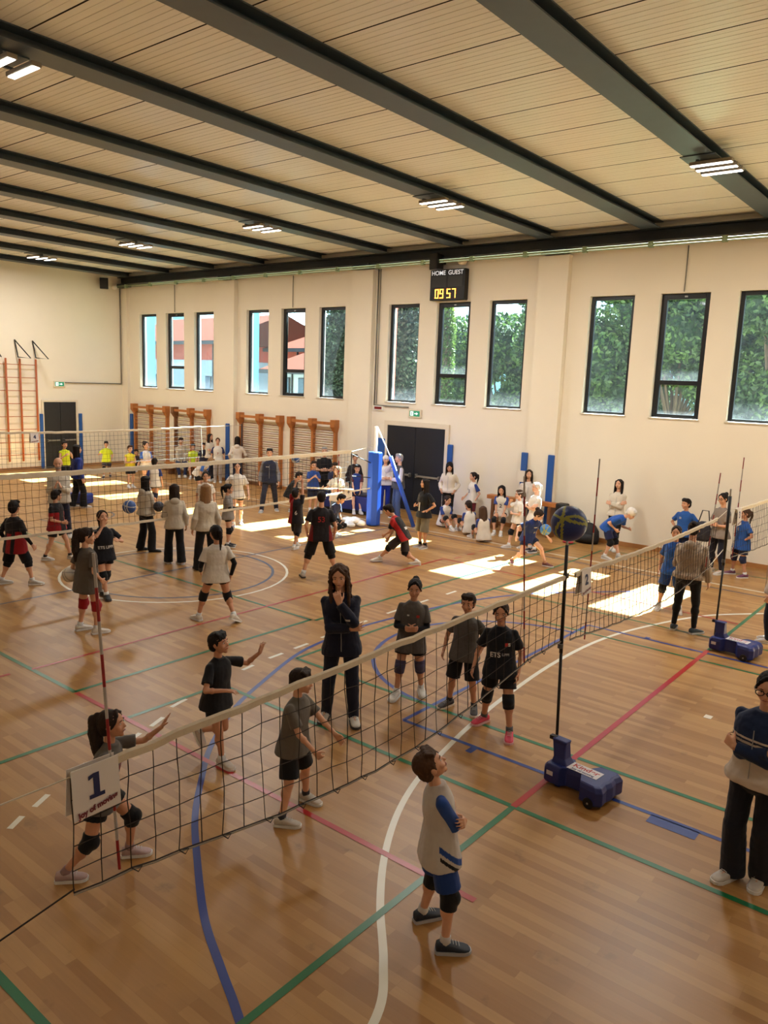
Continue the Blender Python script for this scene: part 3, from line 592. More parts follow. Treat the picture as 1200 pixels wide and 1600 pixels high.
n2 = net('volleyball_net', X1, 6.40, 10.72, lambda u: 1.90 - .03 * math.sin(math.pi * u), lambda u: 1.29 - .10 * math.sin(math.pi * u), .10, 6, 'second volleyball net running away behind the first pole, with card number 2', seedv=2, bandh=.05)
rope(n2, (X1, 6.40, 1.9), (X1, 6.33, 1.92)); rope(n2, (X1, 10.72, 1.9), (X1, 11.2, 1.98)); rope(n2, (X1, 10.6, 1.28), (X1, 11.2, 1.42), .006)
antenna(n2, X1, 6.77, 1.19, 6.77, 2.92, n_=10); antenna(n2, X1, 10.5, 1.28, 10.72, 2.52)
n3 = net('volleyball_net', X1, 11.62, 16.2, lambda u: 1.92 - .03 * math.sin(math.pi * u), lambda u: 1.25 - .08 * math.sin(math.pi * u), .10, 6, 'third volleyball net at the right edge beyond card number 3', seedv=3, bandh=.06)
rope(n3, (X1, 11.62, 1.95), (X1, 11.3, 1.98)); rope(n3, (X1, 11.62, 1.3), (X1, 11.28, 1.42), .006)
antenna(n3, X1, 11.78, 1.2, 11.81, 2.67)
X2 = -11.98
n4 = net('volleyball_net', X2, 3.6, 13.70, lambda u: 1.90 - .05 * math.sin(math.pi * (u * .8 + .1)), lambda u: .93 - .05 * math.sin(math.pi * u), .115, 8, 'long volleyball net across the middle of the hall ending at the blue padded post', lowband=True, seedv=4, bandh=.085, r_=.003)
STR = mat('black_strap', sr(30, 26, 26), .7)
rope(n4, (X2, 13.7, 1.88), (X2, 14.5, 1.98), .008); rope(n4, (X2, 13.7, 1.83), (X2, 14.5, 1.55), .012, 'strap', STR); rope(n4, (X2, 13.72, 1.88), (X2, 13.75, .95), .012, 'side_strap', STR); rope(n4, (X2, 13.75, 1.3), (X2, 14.5, 1.2), .010, 'strap', STR); rope(n4, (X2, 13.7, .93), (X2, 14.45, .95), .02)
antenna(n4, X2, 13.3, .93, 13.3, 1.9, r_=.012); rope(n4, (X2, 3.6, 1.85), (X2, 2.9, 1.9)); rope(n4, (X2, 3.6, .93), (X2, 2.9, .95))
X3 = -19.5
n5 = net('volleyball_net', X3, 8.2, 15.2, lambda u: 1.93 - .05 * math.sin(math.pi * u), lambda u: 1.0, .12, 7, 'farthest volleyball net before the end wall, with card number 4', seedv=5, bandh=.06)
rope(n5, (X3, 15.2, 1.93), (X3 - .02, 16.85, 1.95), .008); rope(n5, (X3, 15.2, 1.0), (X3 - .02, 16.85, 1.0), .008); rope(n5, (X3, 8.2, 1.9), (X3, 7.4, 1.9)); rope(n5, (X3, 15.2, 1.9), (X3, 15.25, .98), .008)
# poles with rolling bases
BASEB = mat('base_blue', sr(30, 44, 112), .42, noise=.05)
def pole(y, top, label, lblb, tilt=0.0, sleeve=False):
    t = thing('net_pole', label, 'net pole', (X1, y, 0), 0)
    g = G(); g.cone((0, 0, .02), (tilt, -.08, 1.25), .014, .014, 10); obj('lower_tube', g, BLK, t, smooth=True)
    g = G(); g.cone((tilt, -.08, 1.2), (tilt, -.13, top), .021 if sleeve else .017, .021 if sleeve else .015, 10); obj('upper_tube', g, BLK, t, smooth=True)
    g = G(); g.cone((tilt, -.13, top), (tilt, -.14, top + .1), .012, .012, 8); obj('tip', g, CHROME, t)
    for z in (1.25, 1.9): g = G(); g.cone((tilt, -.10, z), (tilt, -.10, z + .04), .026, .026, 10); obj('collar', g, mat('collar', sr(90, 90, 92), .4), t)
    # base: blue moulded body reaching right of the pole, waist, two shoulders with wheels
    b_ = thing('pole_base', lblb, 'pole base', (X1, y - .10, 0), R(-6), 'blue wheeled net pole bases')
    b_.scale = (.8, .8, .8)
    out = [(.02, -.17), (.20, -.17), (.26, -.10), (.44, -.09), (.52, -.25), (.72, -.27), (.78, -.22), (.76, -.10), (.78, 0), (.76, .10), (.78, .22), (.72, .27), (.52, .25), (.44, .09), (.26, .10), (.20, .17), (.02, .17), (-.01, .12), (-.01, -.12)]
    g = G(); cx = .38
    g.rings([[(cx + (x - cx) * s_, yy * s_, z) for x, yy in out] for z, s_ in ((.035, .95), (.06, 1.0), (.20, 1.0), (.245, .93), (.255, .85))])
    obj('base_body', g, BASEB, b_, bevel=.018, smooth=False)
    g = G(); g.rings([[(x0 + .04 * 0, -w_, z), (x0 + l_, -w_, z), (x0 + l_, w_, z), (x0, w_, z)] for z, x0, l_, w_ in ((.2, .04, .24, .10), (.32, .06, .15, .07), (.47, .03, .17, .055), (.52, .02, .19, .06))]); obj('neck', g, BASEB, b_, bevel=.015)
    g = G(); g.box(-.03, .05, -.03, .03, .48, .525); obj('pole_clamp', g, BLK, b_, bevel=.004); g = G(); g.box(-.04, .03, -.03, .03, .05, .10); obj('foot_clamp', g, BLK, b_, bevel=.004)
    for yy in (-.28, .25):
        g = G(); g.cone((.64, yy, .06), (.64, yy + .035, .06), .06, .06, 18); w_ = obj('wheel', g, BLK, b_, smooth=False, bevel=.006)
        g = G(); s0 = -.002 if yy < 0 else .036; g.cone((.64, yy + s0 - .002, .06), (.64, yy + s0 + .003, .06), .012, .012, 10); obj('hub', g, CHROME, w_)
    g = G(); g.box(.25, .62, -.09, .09, .2555, .259); lab = obj('label_plate', g, mat('label_white', sr(214, 210, 214), .4), b_, bevel=.002)
    text('lettering', 'Kinder', .115, Matrix.Translation((.435, .025, .2595)), mat('label_red', sr(176, 40, 40), .5), lab, bold=.003)
    text('lettering', 'Joy of moving', .05, Matrix.Translation((.435, -.055, .2595)), mat('label_blue', sr(40, 40, 96), .5), lab, bold=.002)
    g = G(); g.box(.05, .13, -.1725, -.170, .13, .18); obj('side_label', g, mat('label_white', sr(214, 210, 214), .4), b_)
pole(6.31, 2.20, 'thin black net pole standing between nets 1 and 2', 'blue wheeled net pole base with white label, nearer to the camera')
pole(11.25, 2.18, 'thick sleeved black net pole between nets 2 and 3', 'blue wheeled net pole base farther away, beside the grey-jacketed person', .03, True)
pole(.45, 2.18, 'black net pole beyond the left frame edge holding net 1', 'blue wheeled net pole base beyond the left frame edge')
def simplepole(x, y, h_, label, m, r_=.03):
    g = G(); g.cone((0, 0, 0), (0, 0, h_), r_, r_, 12); g.cone((0, 0, 0), (0, 0, .02), r_ * 3.5, r_ * 3.5, 16); tag(obj('net_post', g, m, loc=(x, y, 0)), label, 'net post')
simplepole(X2, 2.9, 2.1, 'steel net post beyond the left frame edge', CHROME); simplepole(X3, 7.4, 2.1, 'steel net post of the farthest net beyond the left edge', CHROME); simplepole(X3, 16.85, 2.0, 'dark thin net post beside the second pillar', mat('dark_post', sr(52, 60, 70), .5), .022)
t = thing('padded_post', 'tall blue padded volleyball post with a slanted blue brace', 'net post', (-11.98, 14.6, 0))
g = G(); g.cone((0, 0, 0), (0, 0, 2.45), .045, .045, 14); obj('post', g, CREAM, t, smooth=True)
g = G(); g.rings([[(math.cos(u) * .18 * a_, math.sin(u) * .18 * a_, z) for u in [math.pi / 8 + k * math.pi / 4 for k in range(8)]] for z, a_ in ((.02, .94), (.05, 1), (1.80, 1), (1.83, .94))]); obj('padding', g, mat('pad_blue', sr(36, 84, 190), .4), t, bevel=.01)
g = G(); g.tube([(.05, 0, 2.42), (.30, .22, 1.72)], .014, 8); obj('brace_rod', g, WHITE, t); g = G(); g.tube([(.30, .22, 1.74), (.85, .55, .03)], .05, 10); obj('brace_pad', g, mat('pad_blue', sr(36, 84, 190), .4), t, smooth=True)
g = G(); rj = random.Random(5)
for k in range(9): g.ell((rj.uniform(-.16, .2), rj.uniform(-.15, .15), .07 + rj.uniform(0, .1)), (rj.uniform(.08, .16), rj.uniform(.07, .12), rj.uniform(.05, .09)), nu=10, nv=7)
tag(obj('crumpled_bag', g, mat('white_bag', sr(232, 232, 236), .5), loc=(-12.25, 14.1, 0), smooth=True), 'crumpled white plastic bag at the foot of the padded post', 'bag')
# number cards hung on the nets
def card(loc, num, label, w=.25, h_=.30):
    t = thing('number_card', label, 'number card', loc, R(-90) , 'numbered cards on the nets')
    CW = mat('card_white', sr(226, 218, 214), .6)
    for s_, nm in ((-1, 'front_sheet'), (1, 'back_sheet')):
        g = G(); g.rings([[(-w / 2, s_ * .004 - .002, .035), (w / 2, s_ * .004 - .002, .035), (w / 2, s_ * .004 + .002, .035), (-w / 2, s_ * .004 + .002, .035)], [(-w / 2, s_ * .04 - .002, -h_), (w / 2, s_ * .04 - .002, -h_), (w / 2, s_ * .04 + .002, -h_), (-w / 2, s_ * .04 + .002, -h_)]]); obj(nm, g, CW, t)
    return t, CW
for loc, num, lab, w_, h_ in (((X1, 1.66, 1.86), '1', 'white card with a big 1 hanging on the nearest net', .22, .19), ((X1, 6.60, 1.88), '2', 'white card with a 2 hanging on the second net behind the pole', .20, .20), ((X1, 11.74, 1.92), '3', 'white card with a 3 at the start of the third net', .20, .22), ((X3, 9.9, 1.86), '4', 'white card with a 4 on the farthest net', .22, .22), ((X2, 13.62, .98), '8', 'white card with a printed mark hanging beside the padded post', .26, .24)):
    # the printed face looks towards +X (the spectators' side)
    t = thing('number_card', lab, 'number card', loc, R(90), 'numbered cards on the nets'); CW = mat('card_white', sr(226, 218, 214), .6)
    for s_, nm in ((-1, 'front_sheet'), (1, 'back_sheet')):
        g = G(); g.rings([[(-w_ / 2, s_ * .016 - .002, .03), (w_ / 2, s_ * .016 - .002, .03), (w_ / 2, s_ * .016 + .002, .03), (-w_ / 2, s_ * .016 + .002, .03)][::-1], [(-w_ / 2, s_ * .035 - .002, -h_), (w_ / 2, s_ * .035 - .002, -h_), (w_ / 2, s_ * .035 + .002, -h_), (-w_ / 2, s_ * .035 + .002, -h_)][::-1]]); obj(nm, g, CW, t)
    INK = mat('ink_blue', sr(28, 36, 84), .6)
    tilt = Matrix.Rotation(math.atan(.019 / (h_ + .03)), 4, 'X')
    B_ = Matrix.Translation((0, -.0285, -h_ * .33)) @ Matrix.Rotation(-math.atan(.019 / (h_ + .03)), 4, 'X') @ MX
    if num == '1':
        g = G(); g.box(-.014, .014, -.0005, .0005, -.045, .055); g.box(-.036, .036, -.0005, .0005, -.055, -.038); g.add([(-.036, -.0005, .03), (-.036, -.0005, .048), (-.014, -.0005, .055), (-.014, -.0005, .038)], [(0, 1, 2, 3)]); o1 = obj('printed_number', g, INK, t); o1.matrix_local = B_ @ MX.inverted()
    else: text('printed_number', num, .13, B_, INK, t, bold=.006)
    B2 = Matrix.Translation((0, -.0385, -h_ * .82)) @ Matrix.Rotation(-math.atan(.019 / (h_ + .03)), 4, 'X') @ MX @ Matrix.Rotation(R(10), 4, 'Z')
    text('printed_lettering', 'Joy of moving', .034, B2, mat('ink_red', sr(120, 50, 60), .6), t, bold=.002)

# ------------------------------------------------------------ people
SKIN = [sr(216, 164, 134), sr(202, 148, 118), sr(228, 180, 154), sr(170, 116, 90)]
def skinm(i): return mat('skin', SKIN[i], .5, noise=.05, nscale=9, spec=.35)
def cloth(c, r_=.85): return mat('cloth', c, r_, noise=.10, nscale=7, bump=.35, bscale=9, stretch=(1, 1, .5), sheen=.15, spec=.25)
def hairm(c): return mat('hair', c, .6, noise=.25, nscale=60, stretch=(1, 1, .12), bump=.3, bscale=45, spec=.2)
HAIRC = dict(black=sr(28, 22, 22), dark=sr(46, 34, 28), brown=sr(74, 52, 38), light=sr(142, 108, 74), grey=sr(150, 146, 142), white=sr(214, 210, 204))
PEND = []
def pend(name, g, mats, parent, vox, smooth=3, disp=0.0, pat=None, loc=None, rotz=0.0):
    me = g.mesh(name, mats); o = bpy.data.objects.new(name, me); C.objects.link(o)
    if loc is not None: o.location = loc; o.rotation_euler = (0, 0, rotz)
    if parent: o.parent = parent
    r = o.modifiers.new('r', 'REMESH'); r.mode = 'VOXEL'; r.voxel_size = vox; r.use_smooth_shade = True
    if smooth: s_ = o.modifiers.new('s', 'SMOOTH'); s_.factor = .5; s_.iterations = smooth
    if disp:
        nm_ = 'strands' if name == 'hair' else 'folds'; t = bpy.data.textures.get(nm_) or bpy.data.textures.new(nm_, 'CLOUDS'); t.noise_scale = .018 if name == 'hair' else .09; t.noise_depth = 2
        d = o.modifiers.new('d', 'DISPLACE'); d.texture = t; d.strength = disp; d.mid_level = .5; d.texture_coords = 'LOCAL'
    PEND.append((o, mats, pat)); return o
def ik(a, t, l1, l2, pole):
    d = t - a; L_ = min(d.length, (l1 + l2) * .998); L_ = max(L_, abs(l1 - l2) + .02); d = d.normalized()
    ca = (l1 * l1 + L_ * L_ - l2 * l2) / (2 * l1 * L_); p = pole - d * pole.dot(d)
    p = p.normalized() if p.length > 1e-5 else Vector((0, 1, 0))
    return a + d * l1 * ca + p * l1 * math.sqrt(max(0, 1 - ca * ca)), a + d * L_
def hand(g, w, d, n, side, h, curl, spread=.12, far=False, thumb=1.0):
    d = d.normalized(); n = (n - d * n.dot(d)).normalized(); s_ = d.cross(n) * side
    pl = .050 * h; fr = .0052 * h if not far else .0066 * h
    for k in range(4):
        o_ = (k - 1.5) * .0115 * h; g.cap(w + s_ * o_ * .6, w + d * pl + s_ * o_, .0095 * h, .0085 * h, 8)
    for k in range(4):
        ln = (.040, .046, .043, .034)[k] * h; a = w + d * pl * .95 + s_ * (k - 1.5) * .0120 * h
        ang = 0.0; dd = (d + s_ * (k - 1.5) * spread).normalized()
        for q, (fr_, bend) in enumerate(((.45, .9), (.32, 1.25), (.23, .8))):
            ang += curl * bend; v = dd * math.cos(ang) + n * math.sin(ang); b_ = a + v * ln * fr_ * 1.05; g.cap(a, b_, fr * (1 - .08 * q), fr * (.95 - .1 * q), 7); a = b_
    a = w + d * pl * .25 - s_ * .014 * h; v = (d * .75 - s_ * .75 * thumb + n * .35).normalized(); b_ = a + v * .026 * h; g.cap(a, b_, .0085 * h, .0068 * h, 7)
    v2 = (d * 1.0 - s_ * .35 * thumb + n * (.3 + .6 * curl)).normalized(); g.cap(b_, b_ + v2 * .024 * h, .0066 * h, .0054 * h, 7)

def person(label, pos, yaw, h, feet=None, hands='down', lean=0, side=0, twist=0, head=(0, 0), hair=('short', 'dark'), skin=0, top=('tee', (.1, .1, .1)), sleeve=None, bot=('shorts', (.02, .02, .03)),
           pads=None, socks=sr(220, 220, 220), shoes=sr(210, 208, 205), sole=sr(225, 225, 225), vox=.010, drop=0.0, hem=None, curl=.35, handdir=None, prints=(), group=None, glasses=False, pat=None, elbow=None, fem=False, sit=None, footyaw=None, lift=None, build=1.0, vneck=None, cuffs=None, extra=None, armsleeve=None, sl_=.72, shift=0.0):
    X, Y = pos[0], pos[1]; base_z = 0.0
    yr = R(yaw); ca, sa = math.cos(yr), math.sin(yr)
    def loc(p):            # world floor point -> the person's own axes
        dx, dy = p[0] - X, p[1] - Y; return Vector((dx * ca + dy * sa, -dx * sa + dy * ca, 0))
    adult = 1.0 if h > 1.47 else 0.0
    hh = (.137 if adult else .158) * h; bw = build * (1.0 if adult else 1.04)
    F = []
    if feet is None: F = [Vector((.055 * h, 0, 0)), Vector((-.055 * h, 0, 0))]
    elif sit is not None: F = [Vector((f[0], f[1], 0)) for f in feet]
    else: F = sorted([loc(f) for f in feet], key=lambda v: -v.x)
    fy = footyaw or (-8, 8); lift = lift or ((0, 0), (0, 0))
    ank = [Vector((F[i].x, F[i].y, .045 * h + lift[i][0] * h)) for i in (0, 1)]
    t1, t2 = .235 * h, .225 * h; hx = .052 * h * bw
    cen = (F[0] + F[1]) / 2
    if lift[0][0] > .08: cen = F[1].copy() * .8 + F[0] * .2
    if lift[1][0] > .08: cen = F[0].copy() * .8 + F[1] * .2
    cen = cen + Vector((0, shift, 0))
    hz = 9
    for i in (0, 1):
        if lift[i][0] > .05: continue
        dx = ank[i].x - (cen.x + (hx if i == 0 else -hx)); dy = ank[i].y - cen.y
        hz = min(hz, ank[i].z + math.sqrt(max(.01, (.457 * h) ** 2 - dx * dx - dy * dy)))
    hz -= drop * h
    if sit is not None: hz = sit; cen = Vector((0, 0, 0))
    lr = R(lean); sdr = R(side)
    hip = Vector((cen.x, cen.y - math.sin(lr) * .10 * h * (0 if sit is not None else 1), hz))
    P0 = Matrix.Rotation(-lr * .45, 3, 'X') @ Matrix.Rotation(sdr * .4, 3, 'Y')
    P1 = Matrix.Rotation(-lr, 3, 'X') @ Matrix.Rotation(sdr, 3, 'Y') @ Matrix.Rotation(R(twist), 3, 'Z')
    wp = hip + P0 @ Vector((0, 0, .10 * h))
    def T(x, y, z):        # x, y, z above the hips as fractions of height
        if z < .10: return hip + P0 @ Vector((x * h, y * h, z * h))
        return wp + P1 @ Vector((x * h, y * h, (z - .10) * h))
    sw = .093 * bw; SZ = .266
    sh = [T(sw, -.005, SZ), T(-sw, -.005, SZ)]
    neckb = T(0, -.005, .325); HF = P1 @ Matrix.Rotation(R(head[0]), 3, 'Z') @ Matrix.Rotation(R(head[1]), 3, 'X')
    if lean > 30: HF = Matrix.Rotation(-lr * .6, 3, 'X') @ Matrix.Rotation(R(head[0]), 3, 'Z') @ Matrix.Rotation(R(head[1]), 3, 'X')
    hc = neckb + P1 @ Vector((0, .006 * h, .018 * h)) + HF @ Vector((0, .008 * h, .158 * h - hh / 2 + (.0 if adult else .005 * h)))
    def HP(x, y, z): return hc + HF @ (Vector((x, y, z)) * hh)
    g = G(); fs = 1.0
    # head with face
    g.ell(hc + HF @ (Vector((0, -.05, .09)) * hh), (.35 * hh, .43 * hh, .40 * hh), HF, 18, 12)
    g.ell(hc + HF @ (Vector((0, .10, -.15)) * hh), (.265 * hh, .29 * hh, .32 * hh), HF, 16, 10)
    g.ell(HP(0, .26, -.40), .095 * hh); g.cap(HP(0, .36, .02), HP(0, .435, -.13), .032 * hh, .052 * hh, 8)
    g.ell(HP(0, .355, -.27), (.10 * hh, .05 * hh, .045 * hh), HF); g.cap(HP(-.17, .325, .09), HP(.17, .325, .09), .045 * hh, .045 * hh, 8)
    for s_ in (-1, 1): g.ell(HP(.345 * s_, -.02, -.05), (.035 * hh, .085 * hh, .12 * hh), HF); g.ell(HP(.17 * s_, .26, -.14), .10 * hh)
    nk = .031 * h * (1 if adult else .95)
    g.cap(T(0, -.008, .29), hc + HF @ Vector((0, -.02 * h, -.30 * hh)), nk * 1.15, nk, 12)
    # trunk
    g.ell(T(0, 0, .21), (.088 * h * bw, .060 * h * bw, .105 * h), P1); g.ell(T(0, 0, .08), (.078 * h * bw, .055 * h * bw, .09 * h), P0); g.ell(T(0, 0, .0), (.088 * h * bw, .062 * h * bw, .07 * h), P0)
    g.cap(T(-sw * .8, -.005, SZ - .005), T(sw * .8, -.005, SZ - .005), .024 * h, .024 * h)
    # arms
    a1, a2 = .165 * h, .140 * h
    presets = {'down': ((.145, .02, -.02), (-.145, .02, -.02)), 'crossed': ((-.070, .085, .165), (.070, .105, .150)), 'hips': ((.095, .03, .05), (-.095, .03, .05)), 'clasp': ((.02, .115, .115), (-.022, .115, .11)),
               'back': ((.04, -.09, .06), (-.04, -.09, .06)), 'pocket': ((.115, .05, .03), (-.115, .05, .03)), 'up': ((.06, .07, .575), (-.05, .07, .575)), 'knees': ((.06, .16, -.02), (-.06, .16, -.02))}
    hp = presets[hands] if isinstance(hands, str) else [presets[q][i] if isinstance(q, str) else q for i, q in enumerate(hands)]
    poles = {'crossed': (.7, .1, -1.0), 'hips': (1, -.55, .1), 'down': (.35, -1, -.1), 'clasp': (.9, -.6, -.6), 'up': (1, .2, -.1)}
    arms = []
    for i, s_ in ((0, 1), (1, -1)):
        key = hands if isinstance(hands, str) else (hands[i] if isinstance(hands[i], str) else None)
        pv = elbow[i] if elbow and elbow[i] else poles.get(key, (.55, -.8, -.6)); pv = P1 @ Vector((pv[0] * s_, pv[1], pv[2]))
        tgt = T(*hp[i]); el, wr = ik(sh[i], tgt, a1, a2, pv)
        arms.append((sh[i], el, wr))
        k = .92 if fem else 1.0
        g.cap(sh[i], el, .025 * h * k, .0215 * h * k, 12); g.cap(el, wr, .0215 * h * k, .0145 * h * k, 12); g.ell(el.lerp(wr, .3), .0225 * h * k)
        fd = (wr - el).normalized(); hd = fd; hn = P1 @ Vector((-s_, .1, 0))
        if key == 'crossed': hn = P1 @ Vector((0, -1, 0)); hd = (fd + P1 @ Vector((-s_ * .3, -.75, .25))).normalized()
        if key == 'clasp' : hn = P1 @ Vector((0, -1, 0)); hd = P1 @ Vector((-s_, .25, .1))
        if key == 'hips': hn = P1 @ Vector((-s_ * .6, -.3, -.3)); hd = P1 @ Vector((-s_ * .6, .7, -.5))
        if handdir and handdir[i]:
            hd = P1 @ Vector(handdir[i][0]); hn = P1 @ Vector(handdir[i][1])
        if abs(hn.normalized().dot(hd.normalized())) > .95: hn = P1 @ Vector((0, 1, .3))
        cu = curl[i] if isinstance(curl, (tuple, list)) else curl
        hand(g, wr, hd, hn, -s_, h, cu, spread=.30 if cu < .2 else .12, far=vox > .009)
    # legs
    legs = []
    for i, s_ in ((0, 1), (1, -1)):
        hj = hip + P0 @ Vector((hx * s_, 0, 0)); pv = Vector((.10 * s_, 1, .1))
        if sit is not None: pv = Vector((.3 * s_, .6, 1.2))
        kn, an = ik(hj, ank[i], t1, t2, pv); legs.append((hj, kn, an))
        q = 1.0 if not fem else 1.04
        g.cap(hj, kn, .052 * h * q, .034 * h * q, 12); g.cap(kn, an, .033 * h, .020 * h, 12); g.ell(kn.lerp(an, .28) - Vector((0, .006 * h, 0)), (.034 * h, .034 * h, .05 * h)); 
        fr_ = Matrix.Rotation(R(fy[i]), 3, 'Z') @ Matrix.Rotation(R(lift[i][1]), 3, 'X')
        g.cap(an, an + fr_ @ Vector((0, .06 * h, -.025 * h)), .022 * h, .016 * h, 8)
    body = pend('person', g, [skinm(skin)], None, vox, 2 if vox < .008 else 1, loc=(X, Y, base_z), rotz=yr)
    tag(body, label, 'person', group)
    # eyes, brows, mouth for those near enough
    if vox < .0085:
        for s_ in (-1, 1):
            g = G(); g.ell(HP(.135 * s_, .318, .01), (.055 * hh, .035 * hh, .034 * hh), HF, 12, 8); e = obj('eye', g, mat('eye_white', sr(214, 206, 200), .3), body, smooth=True)
            g = G(); g.ell(HP(.135 * s_, .345, .008), (.026 * hh, .012 * hh, .028 * hh), HF, 10, 6); obj('iris', g, mat('iris', sr(34, 22, 16), .2), e, smooth=True)
            g = G(); g.tube([HP(.07 * s_, .385, .105), HP(.14 * s_, .378, .125), HP(.21 * s_, .335, .10)], [.012 * hh, .016 * hh, .008 * hh], 6); obj('eyebrow', g, hairm(HAIRC['dark']), body)
        g = G(); g.tube([HP(-.10, .375, -.265), HP(-.04, .405, -.255), HP(0, .405, -.262), HP(.04, .405, -.255), HP(.10, .375, -.265)], [.008 * hh, .018 * hh, .02 * hh, .018 * hh, .008 * hh], 6); obj('lips', g, mat('lips', sr(158, 92, 82), .45), body, smooth=True)
    else:
        for s_ in (-1, 1):
            g = G(); g.ell(HP(.135 * s_, .335, .01), (.048 * hh, .032 * hh, .026 * hh), HF, 8, 6); obj('eye', g, mat('far_eye', sr(40, 28, 24), .4), body, smooth=True)
            g = G(); g.tube([HP(.07 * s_, .385, .105), HP(.14 * s_, .378, .125), HP(.21 * s_, .335, .10)], .013 * hh, 5); obj('eyebrow', g, hairm(HAIRC['dark']), body)
        g = G(); g.tube([HP(-.09, .378, -.265), HP(0, .408, -.262), HP(.09, .378, -.265)], .014 * hh, 5); obj('lips', g, mat('lips', sr(158, 92, 82), .45), body, smooth=True)
    if glasses:
        g = G()
        for s_ in (-1, 1): g.tube([HP(.165 * s_ + .125 * math.cos(u), .43 - .02 * abs(math.cos(u)), .0 + .095 * math.sin(u)) for u in [2 * math.pi * k / 16 for k in range(17)]], .013 * hh + .0008, 5); g.tube([HP(.29 * s_, .41, .03), HP(.37 * s_, .2, .03), HP(.36 * s_, -.03, .02)], .012 * hh, 5)
        g.tube([HP(-.04, .44, .02), HP(.04, .44, .02)], .012 * hh, 5); obj('glasses', g, BLK, body)
    # hair
    ht, hcn = hair[0], hair[1]; hm = hairm(HAIRC[hcn]); g = G()
    if ht != 'bald':
        g.ell(hc + HF @ (Vector((0, -.10, .125)) * hh), (.372 * hh, .438 * hh, .405 * hh), HF, 20, 14)
        g.ell(hc + HF @ (Vector((0, -.26, -.06)) * hh), (.33 * hh, .26 * hh, .36 * hh), HF, 16, 10)
        if ht in ('short', 'fringe', 'spiky'):
            for k in range(9):
                x = (k - 4) * .072; lo = .17 if ht == 'fringe' else .27
                g.cap(HP(x * .85, .08, .46), HP(x * .95, .27 - abs(x) * .2, .39), .085 * hh, .075 * hh, 7); g.cap(HP(x * .95, .27 - abs(x) * .2, .39), HP(x + rt.uniform(-.03, .03), .365 - abs(x) * .40, lo + rt.uniform(-.05, .05)), .075 * hh, .028 * hh, 7)
            for s_ in (-1, 1): g.cap(HP(.33 * s_, .05, .1), HP(.335 * s_, .08, -.06), .06 * hh, .03 * hh, 7)
        else:
            for s_ in (-1, 1): g.cap(HP(.03 * s_, .20, .44), HP(.18 * s_, .27, .32), .075 * hh, .06 * hh, 8); g.cap(HP(.18 * s_, .27, .32), HP(.29 * s_, .22, .14), .06 * hh, .045 * hh, 8); g.cap(HP(.27 * s_, .25, .17), HP(.345 * s_, .06, -.06), .04 * hh, .04 * hh, 8)
    if ht in ('long', 'wavy', 'bob'):
        ln = {'long': 1.75, 'wavy': 1.5, 'bob': .75}[ht]
        for k in range(15):
            al = (k - 7) / 7 * R(112); wd = 1.0; P_ = []
            for q in range(8):
                v = q / 7; zz = .26 - v * ln * (1 - .12 * abs(k - 7) / 7 - .07 * (k % 3)); wv = (.035 * math.sin(v * 15 + k * 1.9)) if ht == 'wavy' else .010 * math.sin(v * 6 + k)
                rx = .335 + (.07 + .03 * math.sin(k * 2.3)) * math.sin(min(1, v * 1.4) * math.pi * .5); x = rx * math.sin(al) * (1 + (.12 if ht == 'wavy' else -.05) * v) + wv; y = -.06 - .385 * math.cos(al) + wv * .5 + (.10 * v * (1 - math.cos(al)) * .5)
                P_.append(HP(x, y, zz) if zz > -.35 else HP(x, y, -.35) + (P1 if lean < 35 else Matrix.Identity(3)) @ Vector((0, 0, (zz + .35) * hh)))
            for a, b_, va in zip(P_, P_[1:], range(7)): g.cap(a, b_, (.095 - .004 * va) * hh, (.092 - .006 * va) * hh, 7)
        for s_ in (-1, 1):
            pts = [HP(.29 * s_, .20, .20), HP(.355 * s_, .13, -.08), HP(.365 * s_, .12, -.42)]
            fr1 = pts[-1] + P1 @ Vector((.03 * s_ * hh, .12 * hh, -.40 * hh)); fr2 = fr1 + P1 @ Vector((-.02 * s_ * hh, .06 * hh, -.5 * hh * (1 if ht != 'bob' else .1)))
            if ht == 'wavy': pts += [fr1, fr2]
            for a, b_, r0 in zip(pts, pts[1:], (.05, .065, .075, .08)): g.cap(a, b_, r0 * hh, (r0 + .01) * hh, 7)
    if ht == 'pony':
        P_ = [HP(0, -.48, .22), HP(0, -.66, .12), HP(0, -.70, -.2), HP(.02, -.62, -.6), HP(.03, -.55, -1.0)]
        for a, b_, r0, r1 in zip(P_, P_[1:], (.10, .13, .13, .10), (.13, .13, .10, .04)): g.cap(a, b_, r0 * hh, r1 * hh, 8)
    if ht == 'longpony':
        P_ = [HP(0, -.44, .34), HP(0, -.62, .20), HP(.02, -.64, -.3), HP(.05, -.60, -.9), HP(.06, -.56, -1.5)]
        for a, b_, r0, r1 in zip(P_, P_[1:], (.13, .20, .26, .24), (.20, .26, .24, .10)): g.cap(a, b_, r0 * hh, r1 * hh, 8)
    if ht == 'bun': g.ell(HP(0, -.46, .36), .19 * hh); g.ell(HP(.05, -.54, .30), .13 * hh)
    if ht != 'bald': pend('hair', g, [hm], body, vox * 1.0, 1, disp=.05 * hh)
    else:
        g = G(); g.ell(hc + HF @ (Vector((0, .16, -.30)) * hh), (.25 * hh, .26 * hh, .19 * hh), HF); pend('beard', g, [hm], body, vox, 1)
    if hair[-1] == 'cap':
        g = G(); g.ell(hc + HF @ (Vector((0, -.08, .16)) * hh), (.42 * hh, .48 * hh, .42 * hh), HF, 20, 12); pend('cap', g, [cloth(sr(226, 220, 214))], body, vox, 1)
    if hair[-1] == 'band':
        g = G(); g.tube([HP(.40 * math.sin(u) , -.06 + .47 * math.cos(u) , .28 - .10 * math.cos(u)) for u in [2 * math.pi * k / 20 for k in range(21)]], .025 * hh, 6); obj('headband', g, cloth(sr(226, 220, 214)), body)
